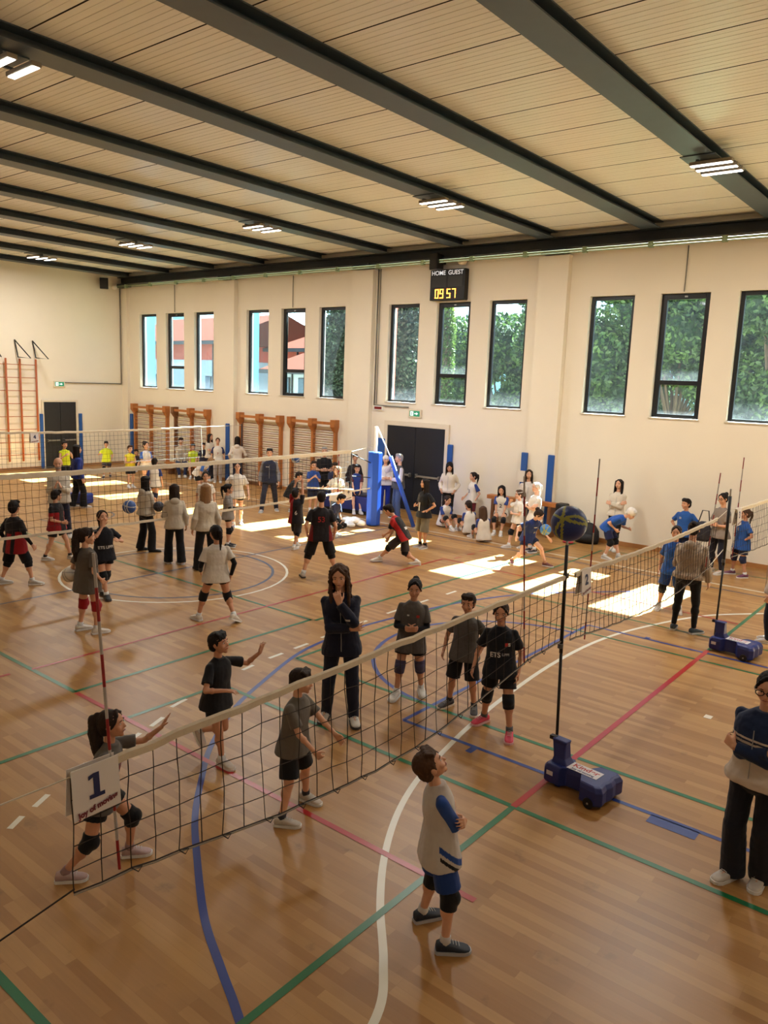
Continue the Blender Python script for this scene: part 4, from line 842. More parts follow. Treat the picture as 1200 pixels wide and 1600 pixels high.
    # top
    tt, tcol = top[0], top[1]; hemz = hem if hem is not None else {'tee': -.055, 'jacket': -.03, 'hoodie': -.01, 'vest': -.02}[tt]
    lz = .095 * bw; tk = 1.08 if tt in ('jacket', 'hoodie') else 1.0
    secs = [(hemz, .130, .100), (hemz + .03, .126, .097), (.06, .108, .081), (.12, .098, .072), (.19, .101, .074), (.245, .101, .068), (.275, .090, .058), (.295, .068, .047), (.312, .047, .040), (.322, .036, .036)]
    if tt in ('jacket', 'hoodie', 'vest'): secs[0] = (hemz, .116, .086); secs[1] = (hemz + .03, .115, .086)
    if fem and adult: secs[2] = (.06, .094, .070); secs[3] = (.12, .088, .066)
    g = G(); rs = []
    for z, a_, b_ in secs:
        a_ *= bw * tk; b_ *= bw * tk; r1 = []
        for k in range(20):
            u = 2 * math.pi * k / 20; cx_ = math.copysign(abs(math.cos(u)) ** .8, math.cos(u)); cy_ = math.copysign(abs(math.sin(u)) ** .8, math.sin(u)); r1.append(T(a_ * cx_, b_ * cy_, z))
        rs.append(r1)
    g.rings(rs)
    sl = G(); longs = tt in ('jacket', 'hoodie')
    gs = sl if sleeve is not None else g
    for i, (s0, e0, w0) in enumerate(arms):
        s_ = 1 if i == 0 else -1; inn = T(sw * .45 * s_, -.005, .270)
        gs.cap(inn, s0, .030 * h, .031 * h, 12)
        if longs:
            gs.cap(s0, e0, .031 * h, .033 * h, 12); wl = e0.lerp(w0, .97); gs.cone(e0, wl, .034 * h * tk, .026 * h * tk, 14); gs.ell(e0, .034 * h * tk)
        else:
            q = s0.lerp(e0, sl_ if tt == 'tee' else .12); gs.cone(s0, q, .031 * h, .041 * h, 14); gs.ell(s0, .031 * h)
    dsp = .010 * h if vox < .008 else .012 * h
    tm = [cloth(tcol)] + [cloth(c) for c in (pat[1:] if pat else [])]
    shirt = pend({'tee': 'shirt', 'jacket': 'jacket', 'hoodie': 'hoodie', 'vest': 'vest'}[tt], g, tm, body, vox * 1.1, 3, disp=dsp, pat=(pat[0], T, P1, wp, h) if pat else None)
    if sleeve is not None: pend('sleeve', sl, [cloth(sleeve)], body, vox * 1.1, 2, disp=dsp * .6)
    if tt == 'hoodie': g = G(); g.ell(T(0, -.055, .295), (.060 * h, .034 * h, .045 * h), P1); pend('hood', g, [cloth(tcol)], body, vox, 2)
    if longs and vox < .013:
        g = G(); g.tube([T(0, (.080 * bw * tk + .004) * 1.0, z) if z < .05 else T(0, .077 * bw * tk + .004, z) for z in (hemz + .01, .05, .12, .19, .25)], .0022 * h, 5); obj('zip', g, mat('zip', sr(150, 150, 150), .4), body)
    if armsleeve is not None:
        for s0, e0, w0 in arms: g = G(); g.cap(s0.lerp(e0, .6), e0, .029 * h, .026 * h, 12); g.cone(e0, e0.lerp(w0, .93), .026 * h, .018 * h, 12); pend('arm_warmer', g, [cloth(armsleeve)], body, vox, 1)
    # bottoms
    bt, bc = bot[0], bot[1]; g = G(); q = bw
    g.ell(hip + P0 @ Vector((0, 0, .0)), (.100 * h * q, .074 * h * q, .075 * h), P0); g.cap(hip + P0 @ Vector((0, 0, .03 * h)), hip + P0 @ Vector((0, 0, .06 * h)), .072 * h * q, .068 * h * q)
    for hj, kn, an in legs:
        if bt == 'shorts': e_ = hj.lerp(kn, bot[2] if len(bot) > 2 else .72); g.cap(hj, hj.lerp(e_, .3), .060 * h, .060 * h); g.cone(hj, e_, .058 * h, .064 * h, 16)
        elif bt == 'tight': e_ = hj.lerp(kn, .36); g.cap(hj, hj.lerp(e_, .3), .057 * h, .055 * h); g.cone(hj, e_, .058 * h, .050 * h, 16)
        elif bt == 'leggings': g.cap(hj, kn, .057 * h, .039 * h, 14); g.cap(kn, an.lerp(kn, .1), .039 * h, .024 * h, 14); g.ell(kn.lerp(an, .28) - Vector((0, .006 * h, 0)), (.038 * h, .038 * h, .055 * h))
        elif bt == 'wide': g.cap(hj, kn, .061 * h, .050 * h, 14); g.cone(kn, an + Vector((0, -.01 * h, -.022 * h)), .050 * h, .056 * h, 16); g.ell(kn, .050 * h)
        else: g.cap(hj, kn, .058 * h, .043 * h, 14); g.cone(kn, an + Vector((0, 0, -.012 * h)), .043 * h, .034 * h, 16); g.ell(kn, .043 * h)
    pend({'shorts': 'shorts', 'tight': 'shorts', 'leggings': 'leggings', 'wide': 'trousers', 'trousers': 'trousers', }.get(bt, 'trousers'), g, [cloth(bc)], body, vox * 1.1, 2, disp=dsp * .7)
    for i, (hj, kn, an) in enumerate(legs):
        if pads and pads[i] is not None:
            g = G(); g.cone(kn.lerp(hj, .22), kn, .045 * h, .046 * h, 14); g.cone(kn, kn.lerp(an, .24), .046 * h, .042 * h, 14); g.ell(kn + Vector((0, .012 * h, 0)), .045 * h)
            pend('knee_pad', g, [cloth(pads[i])], body, vox, 2)
        if bt in ('shorts', 'tight') and socks is not None: g = G(); g.cone(an.lerp(kn, .18), an.lerp(kn, -.04), .027 * h, .0265 * h, 12); obj('sock', g, cloth(socks), body, smooth=True)
        # shoe
        fr_ = Matrix.Rotation(R(fy[i]), 3, 'Z') @ Matrix.Rotation(R(lift[i][1]), 3, 'X'); o_ = an.copy()
        sc_ = h * (1.0 if adult else 1.10)
        def fp(x, y, z): return o_ + fr_ @ Vector((x * sc_, y * sc_, z * sc_ - .045 * h))
        g = G(); rs = []
        for y, w_, zt in ((-.040, .012, .035), (-.036, .021, .050), (-.015, .025, .058), (.010, .026, .056), (.035, .027, .046), (.060, .029, .036), (.085, .029, .029), (.104, .022, .024), (.112, .010, .018)):
            zb = .010; rs.append([fp(w_ * math.copysign(abs(math.cos(u)) ** .7, math.cos(u)), y, (zt + zb) / 2 + (zt - zb) / 2 * math.copysign(abs(math.sin(u)) ** .7, math.sin(u))) for u in [k * math.pi / 7 for k in range(14)]])
        g.rings(rs); so = obj('shoe', g, mat('shoe', shoes, .6, noise=.15, nscale=40), body, smooth=True)
        g = G(); O = [(-.043, .014), (-.036, .024), (.0, .026), (.04, .030), (.085, .032), (.106, .024), (.117, .010)]; o2 = [(w_, y) for y, w_ in O] + [(-w_, y) for y, w_ in O[::-1]]
        g.rings([[fp(x, y, z) for x, y in o2][::-1] for z in (.001, .018)][::-1] if False else [[fp(x, y, z) for x, y in o2] for z in (.001, .016)]); obj('sole', g, mat('sole', sole, .6), so)
        if vox < .0085:
            g = G()
            for k in range(4): g.tube([fp(-.015, .022 + k * .013, .054 - k * .004), fp(0, .022 + k * .013, .0575 - k * .0045), fp(.015, .022 + k * .013, .054 - k * .004)], .0018 * h, 4)
            obj('laces', g, mat('laces', sr(200, 200, 196), .7), so)
    info = dict(T=T, P1=P1, h=h, body=body, shirt=shirt, arms=arms, legs=legs, HP=HP, hh=hh, HF=HF, hip=hip, P0=P0)
    for pr in prints: PR.append((pr, info))
    return info
PR = []
K = sr
BLACKC, NAVYC, GREYT, WHITEC, CREAMC, REDC, BLUEC = K(22, 22, 26), K(24, 28, 48), K(96, 92, 88), K(222, 216, 208), K(206, 196, 180), K(150, 26, 32), K(34, 66, 140)
PB = K(20, 20, 24)

def finish_people():
    bpy.context.view_layer.update(); dg = bpy.context.evaluated_depsgraph_get(); new = []
    for o, mats, pat in PEND: new.append(bpy.data.meshes.new_from_object(o.evaluated_get(dg)))
    for (o, mats, pat), me in zip(PEND, new):
        o.modifiers.clear(); old = o.data; nm = old.name; me.materials.clear()
        for m in mats: me.materials.append(m)
        o.data = me; bpy.data.meshes.remove(old); me.name = nm
        me.polygons.foreach_set('use_smooth', [True] * len(me.polygons))
        if pat:
            fn, T, P1, wp, h = pat; Pi = P1.inverted(); idx = []
            for p in me.polygons:
                q = (Pi @ (p.center - wp)) / h; idx.append(fn(q.x, q.y, q.z + .10))
            me.polygons.foreach_set('material_index', idx)
    for (s_, size, x, y, z, m, side, nm), I in PR:
        # lettering wrapped on the shirt surface; side 1 = chest, -1 = back
        bv = BVHTree.FromPolygons([v.co for v in I['shirt'].data.vertices], [tuple(p.vertices) for p in I['shirt'].data.polygons])
        me = text_mesh(s_, size * I['h'], bold=.0015) if isinstance(s_, str) else s_(I['h']).mesh('p', [])
        T, h = I['T'], I['h']; ax = I['P1'] @ Vector((side * 1.0, 0, 0)) * -1; 
        for v in me.vertices:
            # facing the chest, the reader's right is the wearer's left (-x)
            px = x + (-v.co.x if side > 0 else v.co.x) / h; pz = y + v.co.y / h
            o_ = T(px, .3 * side, pz); d = (T(px, 0, pz) - o_).normalized(); hit = bv.ray_cast(o_, d)
            v.co = (hit[0] - d * .003) if hit[0] is not None else T(px, .08 * side, pz)
        me.materials.clear(); me.materials.append(m); obj(nm, me, None, I['body'])
def rect(w, h_, n=6):
    def f(H_):
        g = G()
        for i in range(n):
            a = -w / 2 + w * i / n; b_ = a + w / n; g.add([(a * H_, -h_ / 2 * H_, 0), (b_ * H_, -h_ / 2 * H_, 0), (b_ * H_, h_ / 2 * H_, 0), (a * H_, h_ / 2 * H_, 0)], [(0, 1, 2, 3)])
        return g
    return f
PW = mat('print_white', K(205, 203, 200), .6); PRD = mat('print_red', K(170, 36, 36), .6); PBL = mat('print_blue', K(50, 70, 150), .6); PGR = mat('print_grey', K(150, 150, 154), .6)
PDK = mat('print_dark', K(40, 44, 70), .6)

# --- players and coach around the nearest net
NV = .0065
person('child in grey tee lunging behind card number 1 with one open hand raised', (-4.70, 2.72), -46, 1.28, feet=[(-4.74, 2.50), (-4.66, 2.97)], vox=NV, lean=14, shift=.07, hands=((.12, -.02, .04), (-.12, .23, .41)), curl=(.5, .08), elbow=(None, (.3, -.3, -1)),
       handdir=(None, ((-.1, .25, 1), (0, 1, -.2))), head=(-4, 22), hair=('longpony', 'dark'), top=('tee', GREYT), bot=('shorts', BLACKC, .45), pads=(PB, PB), shoes=K(176, 150, 150), socks=K(150, 120, 120), footyaw=(8, 10), fem=True, prints=[('ETS', .045, 0, .2, .0, PRD, 1, 'print')], skin=1)
person('boy in black tee and shorts running with one hand raised high', (-5.23, 4.31), -78, 1.27, feet=[(-5.23, 4.31), (-5.55, 4.30)], vox=NV, lean=6, hands=((.10, .16, .15), (-.25, .17, .33)), curl=(.3, .15), elbow=((1, -.8, -.3), (.6, -.2, -1)), handdir=(((-.4, 1, .1), (0, -.1, -1)), ((-.15, .1, 1), (.1, 1, 0))),
       head=(10, 16), hair=('fringe', 'black'), top=('tee', BLACKC), bot=('shorts', BLACKC, .5), shoes=K(206, 196, 188), lift=((0, 0), (.15, -55)), skin=1, footyaw=(-10, 0))
person('boy in grey tee at the net with forearms held forward, dark shorts', (-4.18, 4.20), -72, 1.27, feet=[(-4.12, 4.00), (-4.24, 4.40)], vox=NV, lean=7, hands=((.09, .19, .03), (-.10, .25, .07)), curl=(.75, .3), head=(10, 4), hair=('short', 'dark'), top=('tee', K(104, 98, 90)), bot=('shorts', BLACKC, .85), shoes=K(190, 182, 172), socks=K(60, 60, 66),
       skin=0, footyaw=(18, -8), prints=[(rect(.03, .035), 1, -.06, -.0, 0, PRD, 1, 'print')][:0])
person('woman coach in navy tracksuit with long wavy hair and hand on her chin', (-5.11, 5.79), -141, 1.70, feet=[(-5.24, 5.72), (-4.96, 5.84)], vox=NV, side=4, hands=((-.06, .125, .13), (.0, .125, .285)), curl=(.35, .55), elbow=((1, -.1, -.8), (.55, .2, -1)), handdir=(((-1, .1, .15), (0, -1, 0)), ((.25, -.1, 1), (.1, -1, .2))),
       head=(-4, -12), hair=('wavy', 'brown'), top=('jacket', NAVYC), bot=('trousers', NAVYC), shoes=K(200, 196, 190), sole=K(60, 60, 60), fem=True, hem=-.06, footyaw=(-14, 12), prints=[(rect(.03, .012), 1, -.045, .19, 0, PW, 1, 'badge')], skin=0)
person('child in grey tee with dark under-sleeves and hands clasped at the belly', (-4.94, 6.80), -146, 1.38, feet=[(-5.03, 6.66), (-4.90, 6.96)], vox=NV, side=-2, hands='clasp', curl=.6, head=(-2, -6), hair=('bun', 'black'), top=('tee', K(88, 84, 82)), bot=('shorts', BLACKC, .55), armsleeve=K(26, 26, 34), pads=(K(70, 66, 96), K(70, 66, 96)), shoes=K(214, 210, 204),
       hem=-.10, fem=True, skin=1, footyaw=(-20, 14), prints=[(rect(.025, .022), 1, -.045, .21, 0, PRD, 1, 'badge'), (rect(.018, .012), 1, .035, .215, 0, PW, 1, 'badge')])
person('boy in grey tee half hidden behind the girl in pink shoes', (-4.32, 6.93), -160, 1.32, feet=[(-4.46, 6.89), (-4.17, 6.95)], vox=NV, side=-2, hands=((.17, .03, .0), (-.13, .0, .02)), head=(-6, -4), hair=('short', 'dark'), top=('tee', K(90, 86, 84)), bot=('shorts', BLACKC, .95), shoes=K(60, 56, 58), socks=K(40, 40, 46), sole=K(220, 210, 200), skin=1, footyaw=(-30, 12))
person('girl in black tee and bright pink shoes standing with arms down', (-3.77, 6.73), -158, 1.40, feet=[(-3.95, 6.80), (-3.56, 6.66)], vox=NV, hands=((.19, .05, .0), (-.14, .03, -.01)), head=(4, -8), hair=('pony', 'dark'), top=('tee', K(22, 24, 32)), bot=('shorts', K(18, 18, 22), .62), pads=(PB, PB), shoes=K(206, 60, 84), socks=K(90, 90, 92), sole=K(226, 180, 186), side=3,
       fem=True, skin=1, footyaw=(-35, 6), prints=[('ETS', .050, .030, .12, 0, PW, 1, 'print'), ('LIPPI', .026, -.045, .125, 0, PGR, 1, 'print'), (rect(.022, .026), 1, -.05, .20, 0, PRD, 1, 'badge'), (rect(.014, .024), 1, -.07, .20, 0, PW, 1, 'badge')])
person('boy in white shirt with blue sleeves and blue shorts looking up, arms folded', (-2.47, 3.79), -42, 1.32, feet=[(-2.62, 3.86), (-2.34, 3.72)], vox=.0055, lean=-5, sl_=.98, hands='crossed', curl=.5, head=(4, 30), hair=('short', 'brown'), top=('tee', K(196, 188, 182)), sleeve=K(38, 74, 150), bot=('shorts', K(30, 62, 130), .80), pads=(PB, PB), shoes=K(34, 44, 58), socks=K(196, 190, 186), sole=K(180, 180, 186),
       skin=0, hem=-.075, footyaw=(-6, 14), pat=[lambda x, y, z: 0 if (x < .05 or y < -.03) else (1 if abs(z - .045 + (y + .03) * .9) < .016 else (2 if abs(z - .0 + (y + .03) * .9) < .010 else 0)), K(38, 74, 150), K(24, 26, 34)])
person('woman in glasses with navy and cream tracksuit jacket and folded arms at the right edge', (-1.07, 5.81), 168, 1.63, feet=[(-1.17, 5.78), (-.99, 5.86)], vox=NV, hands='crossed', curl=.6, head=(14, -10), hair=('pony', 'black'), glasses=True, top=('jacket', K(204, 190, 176)), sleeve=K(26, 42, 76), bot=('wide', K(24, 28, 40)), shoes=K(196, 188, 180), fem=True, hem=-.015, footyaw=(-14, 10), build=1.12,
       pat=[lambda x, y, z: 1 if z > .205 else (2 if (y > 0 and .10 < z < .205 and int((z - .10) / .0105) % 2 == 0) else 0), K(26, 42, 76), K(32, 40, 66)], skin=0)
person('person in grey jacket and navy trousers cut by the right frame edge', (-2.32, 12.05), 95, 1.55, vox=.011, hands='down', hair=('long', 'dark'), top=('jacket', K(170, 156, 146)), bot=('trousers', NAVYC), shoes=K(200, 190, 184), fem=True)

MV = .0085
# --- left part of the court
SHC = K(30, 26, 30)
redpanel = lambda x, y, z: 1 if abs(x) > .055 and -.2 < z < .20 else 0
redback = lambda x, y, z: 1 if (abs(x) < .035 and y < 0 and z < .13) or (x > .08 and z < .16) else 0
person('boy in black and red kit walking away at the left edge behind the net band', (-12.43, 5.91), 15, 1.42, feet=[(-12.62, 5.76), (-12.25, 6.10)], vox=MV, hands=((.20, .06, .0), (-.16, .02, .0)), hair=('short', 'black'), top=('tee', SHC), bot=('shorts', PB, .95), pads=(PB, PB), shoes=K(190, 184, 176), skin=0, build=1.1, head=(20, 0), armsleeve=PB, pat=[redback, REDC], hem=-.10, footyaw=(-50, -30))
person('boy in black and red kit facing the bald man across the net', (-13.64, 7.28), -60, 1.35, feet=[(-13.72, 7.08), (-13.52, 7.48)], vox=MV, hands=((.07, .13, .07), (-.08, .08, .06)), hair=('short', 'black'), head=(60, -5), top=('tee', SHC), bot=('shorts', PB, .6), shoes=K(200, 192, 184), socks=K(36, 36, 42), skin=0, build=1.12, pat=[redpanel, REDC], footyaw=(20, -20))
person('bald man in cream tracksuit jacket with hands together before his chest', (-15.24, 8.22), -122, 1.77, feet=[(-15.12, 7.96), (-15.38, 8.50)], vox=MV, hands=((.03, .15, .17), (-.03, .15, .17)), curl=.3, handdir=(((-.3, .3, 1), (-1, 0, .2)), ((.3, .3, 1), (1, 0, .2))), hair=('bald', 'grey'), head=(0, -6), top=('jacket', K(196, 188, 174)), bot=('trousers', K(30, 38, 66)), shoes=K(200, 196, 190), build=1.05, pat=[lambda x, y, z: 1 if z > .29 and abs(x) > .03 else 0, NAVYC])
person('woman with long black hair and royal blue jacket seen from behind at the left', (-18.58, 10.54), -10, 1.64, feet=[(-18.72, 10.46), (-18.46, 10.64)], vox=.011, hands='down', hair=('long', 'black'), top=('jacket', K(32, 50, 128)), bot=('wide', BLACKC), shoes=K(206, 200, 196), head=(-12, 0), fem=True)
person('child in a yellow bib in front of the dark end-wall door', (-22.2, 12.2), -88, 1.38, vox=.012, hands=((.08, .14, .20), (-.08, .14, .22)), hair=('short', 'black'), top=('vest', K(214, 226, 40)), bot=('shorts', PB), head=(-10, 0))
person('child in a yellow tee standing free by the end wall', (-23.37, 14.34), -124, 1.24, feet=[(-23.28, 14.14), (-23.48, 14.50)], vox=.012, hands=((.17, .13, .17), (-.12, .04, .02)), hair=('fringe', 'black'), top=('tee', K(206, 222, 50)), bot=('shorts', K(40, 40, 60)), pads=(PB, PB), shoes=K(60, 50, 60))
person('child in dark clothes sitting on the floor by the end wall', (-24.6, 16.3), -140, 1.30, vox=.012, sit=.12, feet=[(.10, .42), (-.10, .42)], hands='knees', lean=10, hair=('short', 'dark'), top=('tee', K(60, 54, 56)), bot=('shorts', PB))
person('girl in grey tee with long ponytail and red knee pads seen from behind', (-9.46, 5.46), 6, 1.45, feet=[(-9.60, 5.42), (-9.32, 5.50)], vox=NV, hands=((.13, .06, .02), (-.13, .04, .0)), curl=.5, head=(-40, -4), hair=('longpony', 'dark'), top=('tee', K(88, 80, 72)), bot=('shorts', PB, .38), pads=(K(160, 28, 36), K(160, 28, 36)), shoes=K(212, 206, 200), fem=True, skin=0, hem=-.10, footyaw=(-20, -16), build=1.08)
person('girl in black tee raising one hand to her forehead, near the blue ball', (-10.80, 6.53), -100, 1.40, feet=[(-10.70, 6.50), (-10.90, 6.56)], vox=MV, hands=((.05, .13, .36), (-.11, .14, .18)), curl=.4, elbow=((.7, .6, -.8), (.9, .2, -1)), handdir=(((-.2, .0, 1), (0, 1, 0)), None), head=(0, 12), hair=('pony', 'dark'), top=('tee', K(26, 26, 34)), bot=('shorts', PB, .42), pads=(PB, PB), shoes=PB, sole=K(80, 70, 70), fem=True,
       prints=[('ETS LIPPI', .045, 0, .10, 0, PW, 1, 'print')])
# --- row of women seen from behind
person('woman in cream jacket holding a dark ball at her hip, leftmost of three', (-13.16, 8.90), 0, 1.52, feet=[(-13.30, 8.86), (-13.02, 8.94)], vox=MV, hands=((.06, .17, .06), (-.10, .12, .06)), hair=('long', 'black'), top=('hoodie', K(190, 180, 164)), bot=('wide', BLACKC), shoes=K(24, 24, 26), sole=K(40, 40, 40), head=(-12, 0), fem=True, footyaw=(-40, -20), build=1.1)
person('woman in cream jacket and flared black trousers, long dark hair, middle of the three', (-11.90, 8.67), 62, 1.52, feet=[(-12.02, 8.60), (-11.80, 8.74)], vox=MV, hands=('down', 'clasp'), hair=('long', 'dark'), top=('hoodie', K(196, 186, 170)), bot=('wide', BLACKC), shoes=K(196, 190, 184), fem=True, hem=-.05, head=(-30, 0), footyaw=(20, 10))
person('woman with very long blonde hair in cream jacket, rightmost of the three', (-11.16, 8.79), 66, 1.60, feet=[(-11.26, 8.70), (-11.02, 8.88)], vox=MV, hands='down', hair=('long', 'light'), top=('jacket', K(198, 188, 172)), bot=('wide', BLACKC), shoes=K(26, 26, 28), sole=K(40, 40, 40), fem=True)
person('girl in grey top with black arm warmers and knee pads facing right', (-12.43, 10.38), -48, 1.32, vox=MV, hands=((.03, .17, .12), (-.03, .17, .11)), hair=('pony', 'black'), top=('tee', K(150, 144, 138)), bot=('tight', PB), pads=(PB, PB), armsleeve=PB, shoes=K(40, 36, 42), fem=True)
person('girl in white tee and black shorts walking, seen from behind, white shoes', (-8.61, 6.98), 66, 1.45, feet=[(-8.84, 6.84), (-8.38, 7.12)], vox=NV, hands=((.13, -.06, .0), (-.13, .10, .03)), hair=('pony', 'black'), head=(10, -4), top=('tee', K(206, 198, 188)), bot=('tight', PB), pads=(PB, PB), armsleeve=PB, shoes=K(220, 212, 200), fem=True, skin=1, footyaw=(-62, 20), lift=((.03, -25), (0, 0)), build=1.08)
person('girl in white tee and black shorts facing the camera in the bright middle', (-14.08, 12.03), -128, 1.55, feet=[(-14.0, 11.86), (-14.14, 12.2)], vox=MV, hands=((.16, .08, .08), (-.17, .06, .0)), hair=('pony', 'dark'), top=('tee', WHITEC), bot=('tight', PB), armsleeve=None, pads=None, shoes=K(150, 140, 140), fem=True, skin=2)
person('girl in white and blue kit with black shorts and knee pads seen from behind', (-17.45, 12.08), 40, 1.36, feet=[(-17.28, 11.90), (-17.60, 12.26)], vox=.011, hands='down', hair=('bun', 'black'), top=('tee', WHITEC), sleeve=K(44, 60, 120), bot=('tight', PB), pads=(K(40, 44, 70), K(40, 44, 70)), shoes=K(210, 200, 200), fem=True)
person('girl in blue and white kit facing the camera at the left of the wall bars', (-20.28, 13.74), -90, 1.46, vox=.012, hands='clasp', hair=('bun', 'dark'), top=('tee', WHITEC), sleeve=K(60, 104, 190), bot=('tight', PB), shoes=K(210, 200, 200), fem=True, skin=2)
person('child holding a yellow bib beside the girl in blue and white', (-20.9, 13.6), -100, 1.30, vox=.012, hands='clasp', hair=('short', 'brown'), top=('vest', K(222, 210, 60)), bot=('shorts', PB), skin=2)
person('girl in white tee with dark tied hair partly hidden by the blonde woman', (-13.95, 11.0), -124, 1.38, vox=.010, hands='down', hair=('bun', 'black'), top=('tee', WHITEC), bot=('tight', PB), fem=True)
person('child in white and blue kit bending far forward in the sun', (-18.28, 14.27), -70, 1.36, vox=.011, lean=62, hands=((.05, .22, .20), (-.05, .22, .20)), hair=('short', 'light'), top=('tee', WHITEC), sleeve=K(70, 116, 200), bot=('shorts', PB), skin=2)
person('man in navy tracksuit with striped sleeves standing before the wall bars', (-15.09, 14.0), -135, 1.70, feet=[(-15.12, 13.76), (-15.06, 14.24)], vox=MV, hands='down', hair=('short', 'black'), top=('jacket', K(34, 38, 60)), sleeve=K(120, 118, 124), bot=('trousers', K(40, 42, 58)), shoes=K(150, 150, 150), prints=[(rect(.05, .008), 1, .03, .22, 0, PW, 1, 'badge')])
# --- along the wall bars
g = G(); g.box(-.9, .9, -.15, .15, .38, .42); b_ = tag(obj('gym_bench', g, WOODB, loc=(-22.3, 16.62, 0)), 'low wooden gym bench in front of the second wall bars', 'bench')
for x in (-.7, .7): g = G(); g.box(x - .03, x + .03, -.12, .12, 0, .38); obj('leg', g, WOODD, b_)
person('adult in cream jacket and jeans seated on the bench by the wall bars', (-22.45, 16.62), -120, 1.66, vox=.012, sit=.53, feet=[(.09, .38), (-.09, .38)], lean=12, hands='knees', hair=('short', 'dark'), top=('jacket', K(190, 176, 158)), bot=('trousers', K(44, 52, 86)), shoes=K(200, 196, 190))
person('child in yellow tee seated on the bench by the wall bars', (-21.75, 16.62), -130, 1.34, vox=.012, sit=.51, feet=[(.07, .30), (-.07, .30)], lean=6, hands='knees', hair=('short', 'black'), top=('tee', K(196, 214, 50)), bot=('shorts', K(50, 50, 60)))
person('child with dark hair and dark top between the yellow tee and the long-haired woman', (-21.35, 16.75), -130, 1.22, vox=.012, hands='down', hair=('short', 'black'), top=('tee', K(44, 40, 56)), bot=('shorts', PB))
person('woman in white jacket with long dark hair beside the thin dark post', (-20.84, 16.62), -80, 1.58, vox=.012, hands='crossed', hair=('long', 'black'), top=('hoodie', K(216, 206, 192)), bot=('trousers', K(30, 34, 56)), fem=True)
person('girl in white shirt with red number in front of the second pillar pad', (-20.35, 16.55), -130, 1.48, vox=.012, hands='down', hair=('bun', 'brown'), top=('tee', WHITEC), sleeve=K(44, 50, 90), bot=('trousers', K(180, 168, 160)), fem=True, prints=[('7', .07, 0, .15, 0, PRD, 1, 'print')])
person('woman in white hoodie seen from behind, leaning towards the wall bars', (-19.6, 16.75), 40, 1.58, vox=.012, hands=((.14, .16, .10), (-.14, .02, .0)), hair=('long', 'black'), top=('hoodie', K(222, 212, 200)), bot=('trousers', K(30, 34, 56)), fem=True)
# --- middle
person('child in black and red kit stretching both arms up to the blue ball', (-11.38, 11.34), 20, 1.31, feet=[(-11.32, 11.22), (-11.46, 11.46)], vox=MV, hands='up', curl=.15, handdir=(((0, .1, 1), (0, 1, 0)), ((0, .1, 1), (0, 1, 0))), head=(0, 30), hair=('short', 'black'), top=('tee', SHC), bot=('shorts', K(40, 38, 42), .95), shoes=K(206, 200, 190), pads=(PB, PB), skin=1, pat=[lambda x, y, z: 1 if x < -.03 else 0, REDC], hem=-.08, prints=[('6', .09, .03, .10, 0, PW, -1, 'print')])
person('boy with number 53 on the back of his black shirt, legs apart', (-9.38, 9.96), 48, 1.60, feet=[(-9.56, 9.72), (-9.20, 10.20)], vox=MV, hands=((.16, .03, .0), (-.15, .03, .02)), hair=('short', 'black'), top=('tee', K(30, 26, 30)), bot=('shorts', PB, .95), pads=(PB, PB), shoes=K(190, 184, 176), sole=K(60, 60, 60), skin=0, build=1.12, pat=[lambda x, y, z: 1 if abs(x) > .09 and z < .12 else 0, K(120, 24, 28)], prints=[('53', .085, 0, .19, 0, PRD, -1, 'shirt_number')])
E3 = person('woman in white tee and jeans with long fair hair holding out a wooden board', (-12.35, 13.65), -178, 1.50, vox=MV, hands=((.10, .22, .16), (-.14, .20, .14)), hair=('long', 'light'), top=('tee', K(226, 218, 204)), bot=('wide', K(110, 126, 150)), shoes=K(180, 180, 180), fem=True, skin=2)
person('boy in red and black shirt bending with one arm reaching left', (-9.08, 11.88), 105, 1.42, feet=[(-9.42, 11.70), (-8.72, 12.06)], vox=MV, lean=38, hands=((.08, .30, .10), (-.02, .26, .08)), head=(0, -12), hair=('short', 'black'), top=('tee', SHC), bot=('shorts', K(52, 48, 52), .9), pads=(PB, PB), shoes=K(214, 206, 196), drop=.03, footyaw=(10, 40), pat=[lambda x, y, z: 1 if (x < 0 and abs(y) < .04) or z > .28 else 0, K(172, 34, 36)], prints=[(rect(.07, .012), 1, .0, .10, 0, PW, -1, 'print')])
person('woman in black tee and khaki knee-length shorts with one hand on her hip', (-9.60, 13.43), 165, 1.52, vox=MV, hands=((.04, .13, .12), 'hips'), hair=('long', 'black'), head=(-25, 0), top=('tee', BLACKC), bot=('shorts', K(120, 112, 96), 1.12), shoes=K(150, 140, 134), socks=PB, fem=True, skin=0, prints=[(rect(.03, .12), 1, .02, .10, 0, PW, 1, 'lanyard_card')])
person('grey-haired man in dark vest with hand at his face before the black door', (-12.22, 15.88), 150, 1.70, vox=.010, hands=((.03, .12, .33), 'clasp'), elbow=((.8, 0, -1), None), hair=('short', 'grey'), top=('jacket', K(70, 68, 66)), sleeve=K(200, 190, 180), bot=('trousers', K(70, 86, 116)), shoes=K(60, 60, 60))
person('person in white and royal blue standing behind the slanted blue brace', (-13.0, 16.3), -135, 1.56, vox=.012, hands='clasp', hair=('cap', 'white', 'cap'), top=('hoodie', K(224, 216, 210)), bot=('trousers', K(30, 50, 140)), shoes=K(200, 200, 196))
person('woman in cream hoodie with long dark hair looking down beside the black door', (-11.02, 16.45), -158, 1.60, vox=.010, hands='pocket', head=(10, -35), hair=('long', 'black'), top=('hoodie', K(216, 204, 186)), bot=('leggings', PB), shoes=K(200, 190, 180), fem=True)
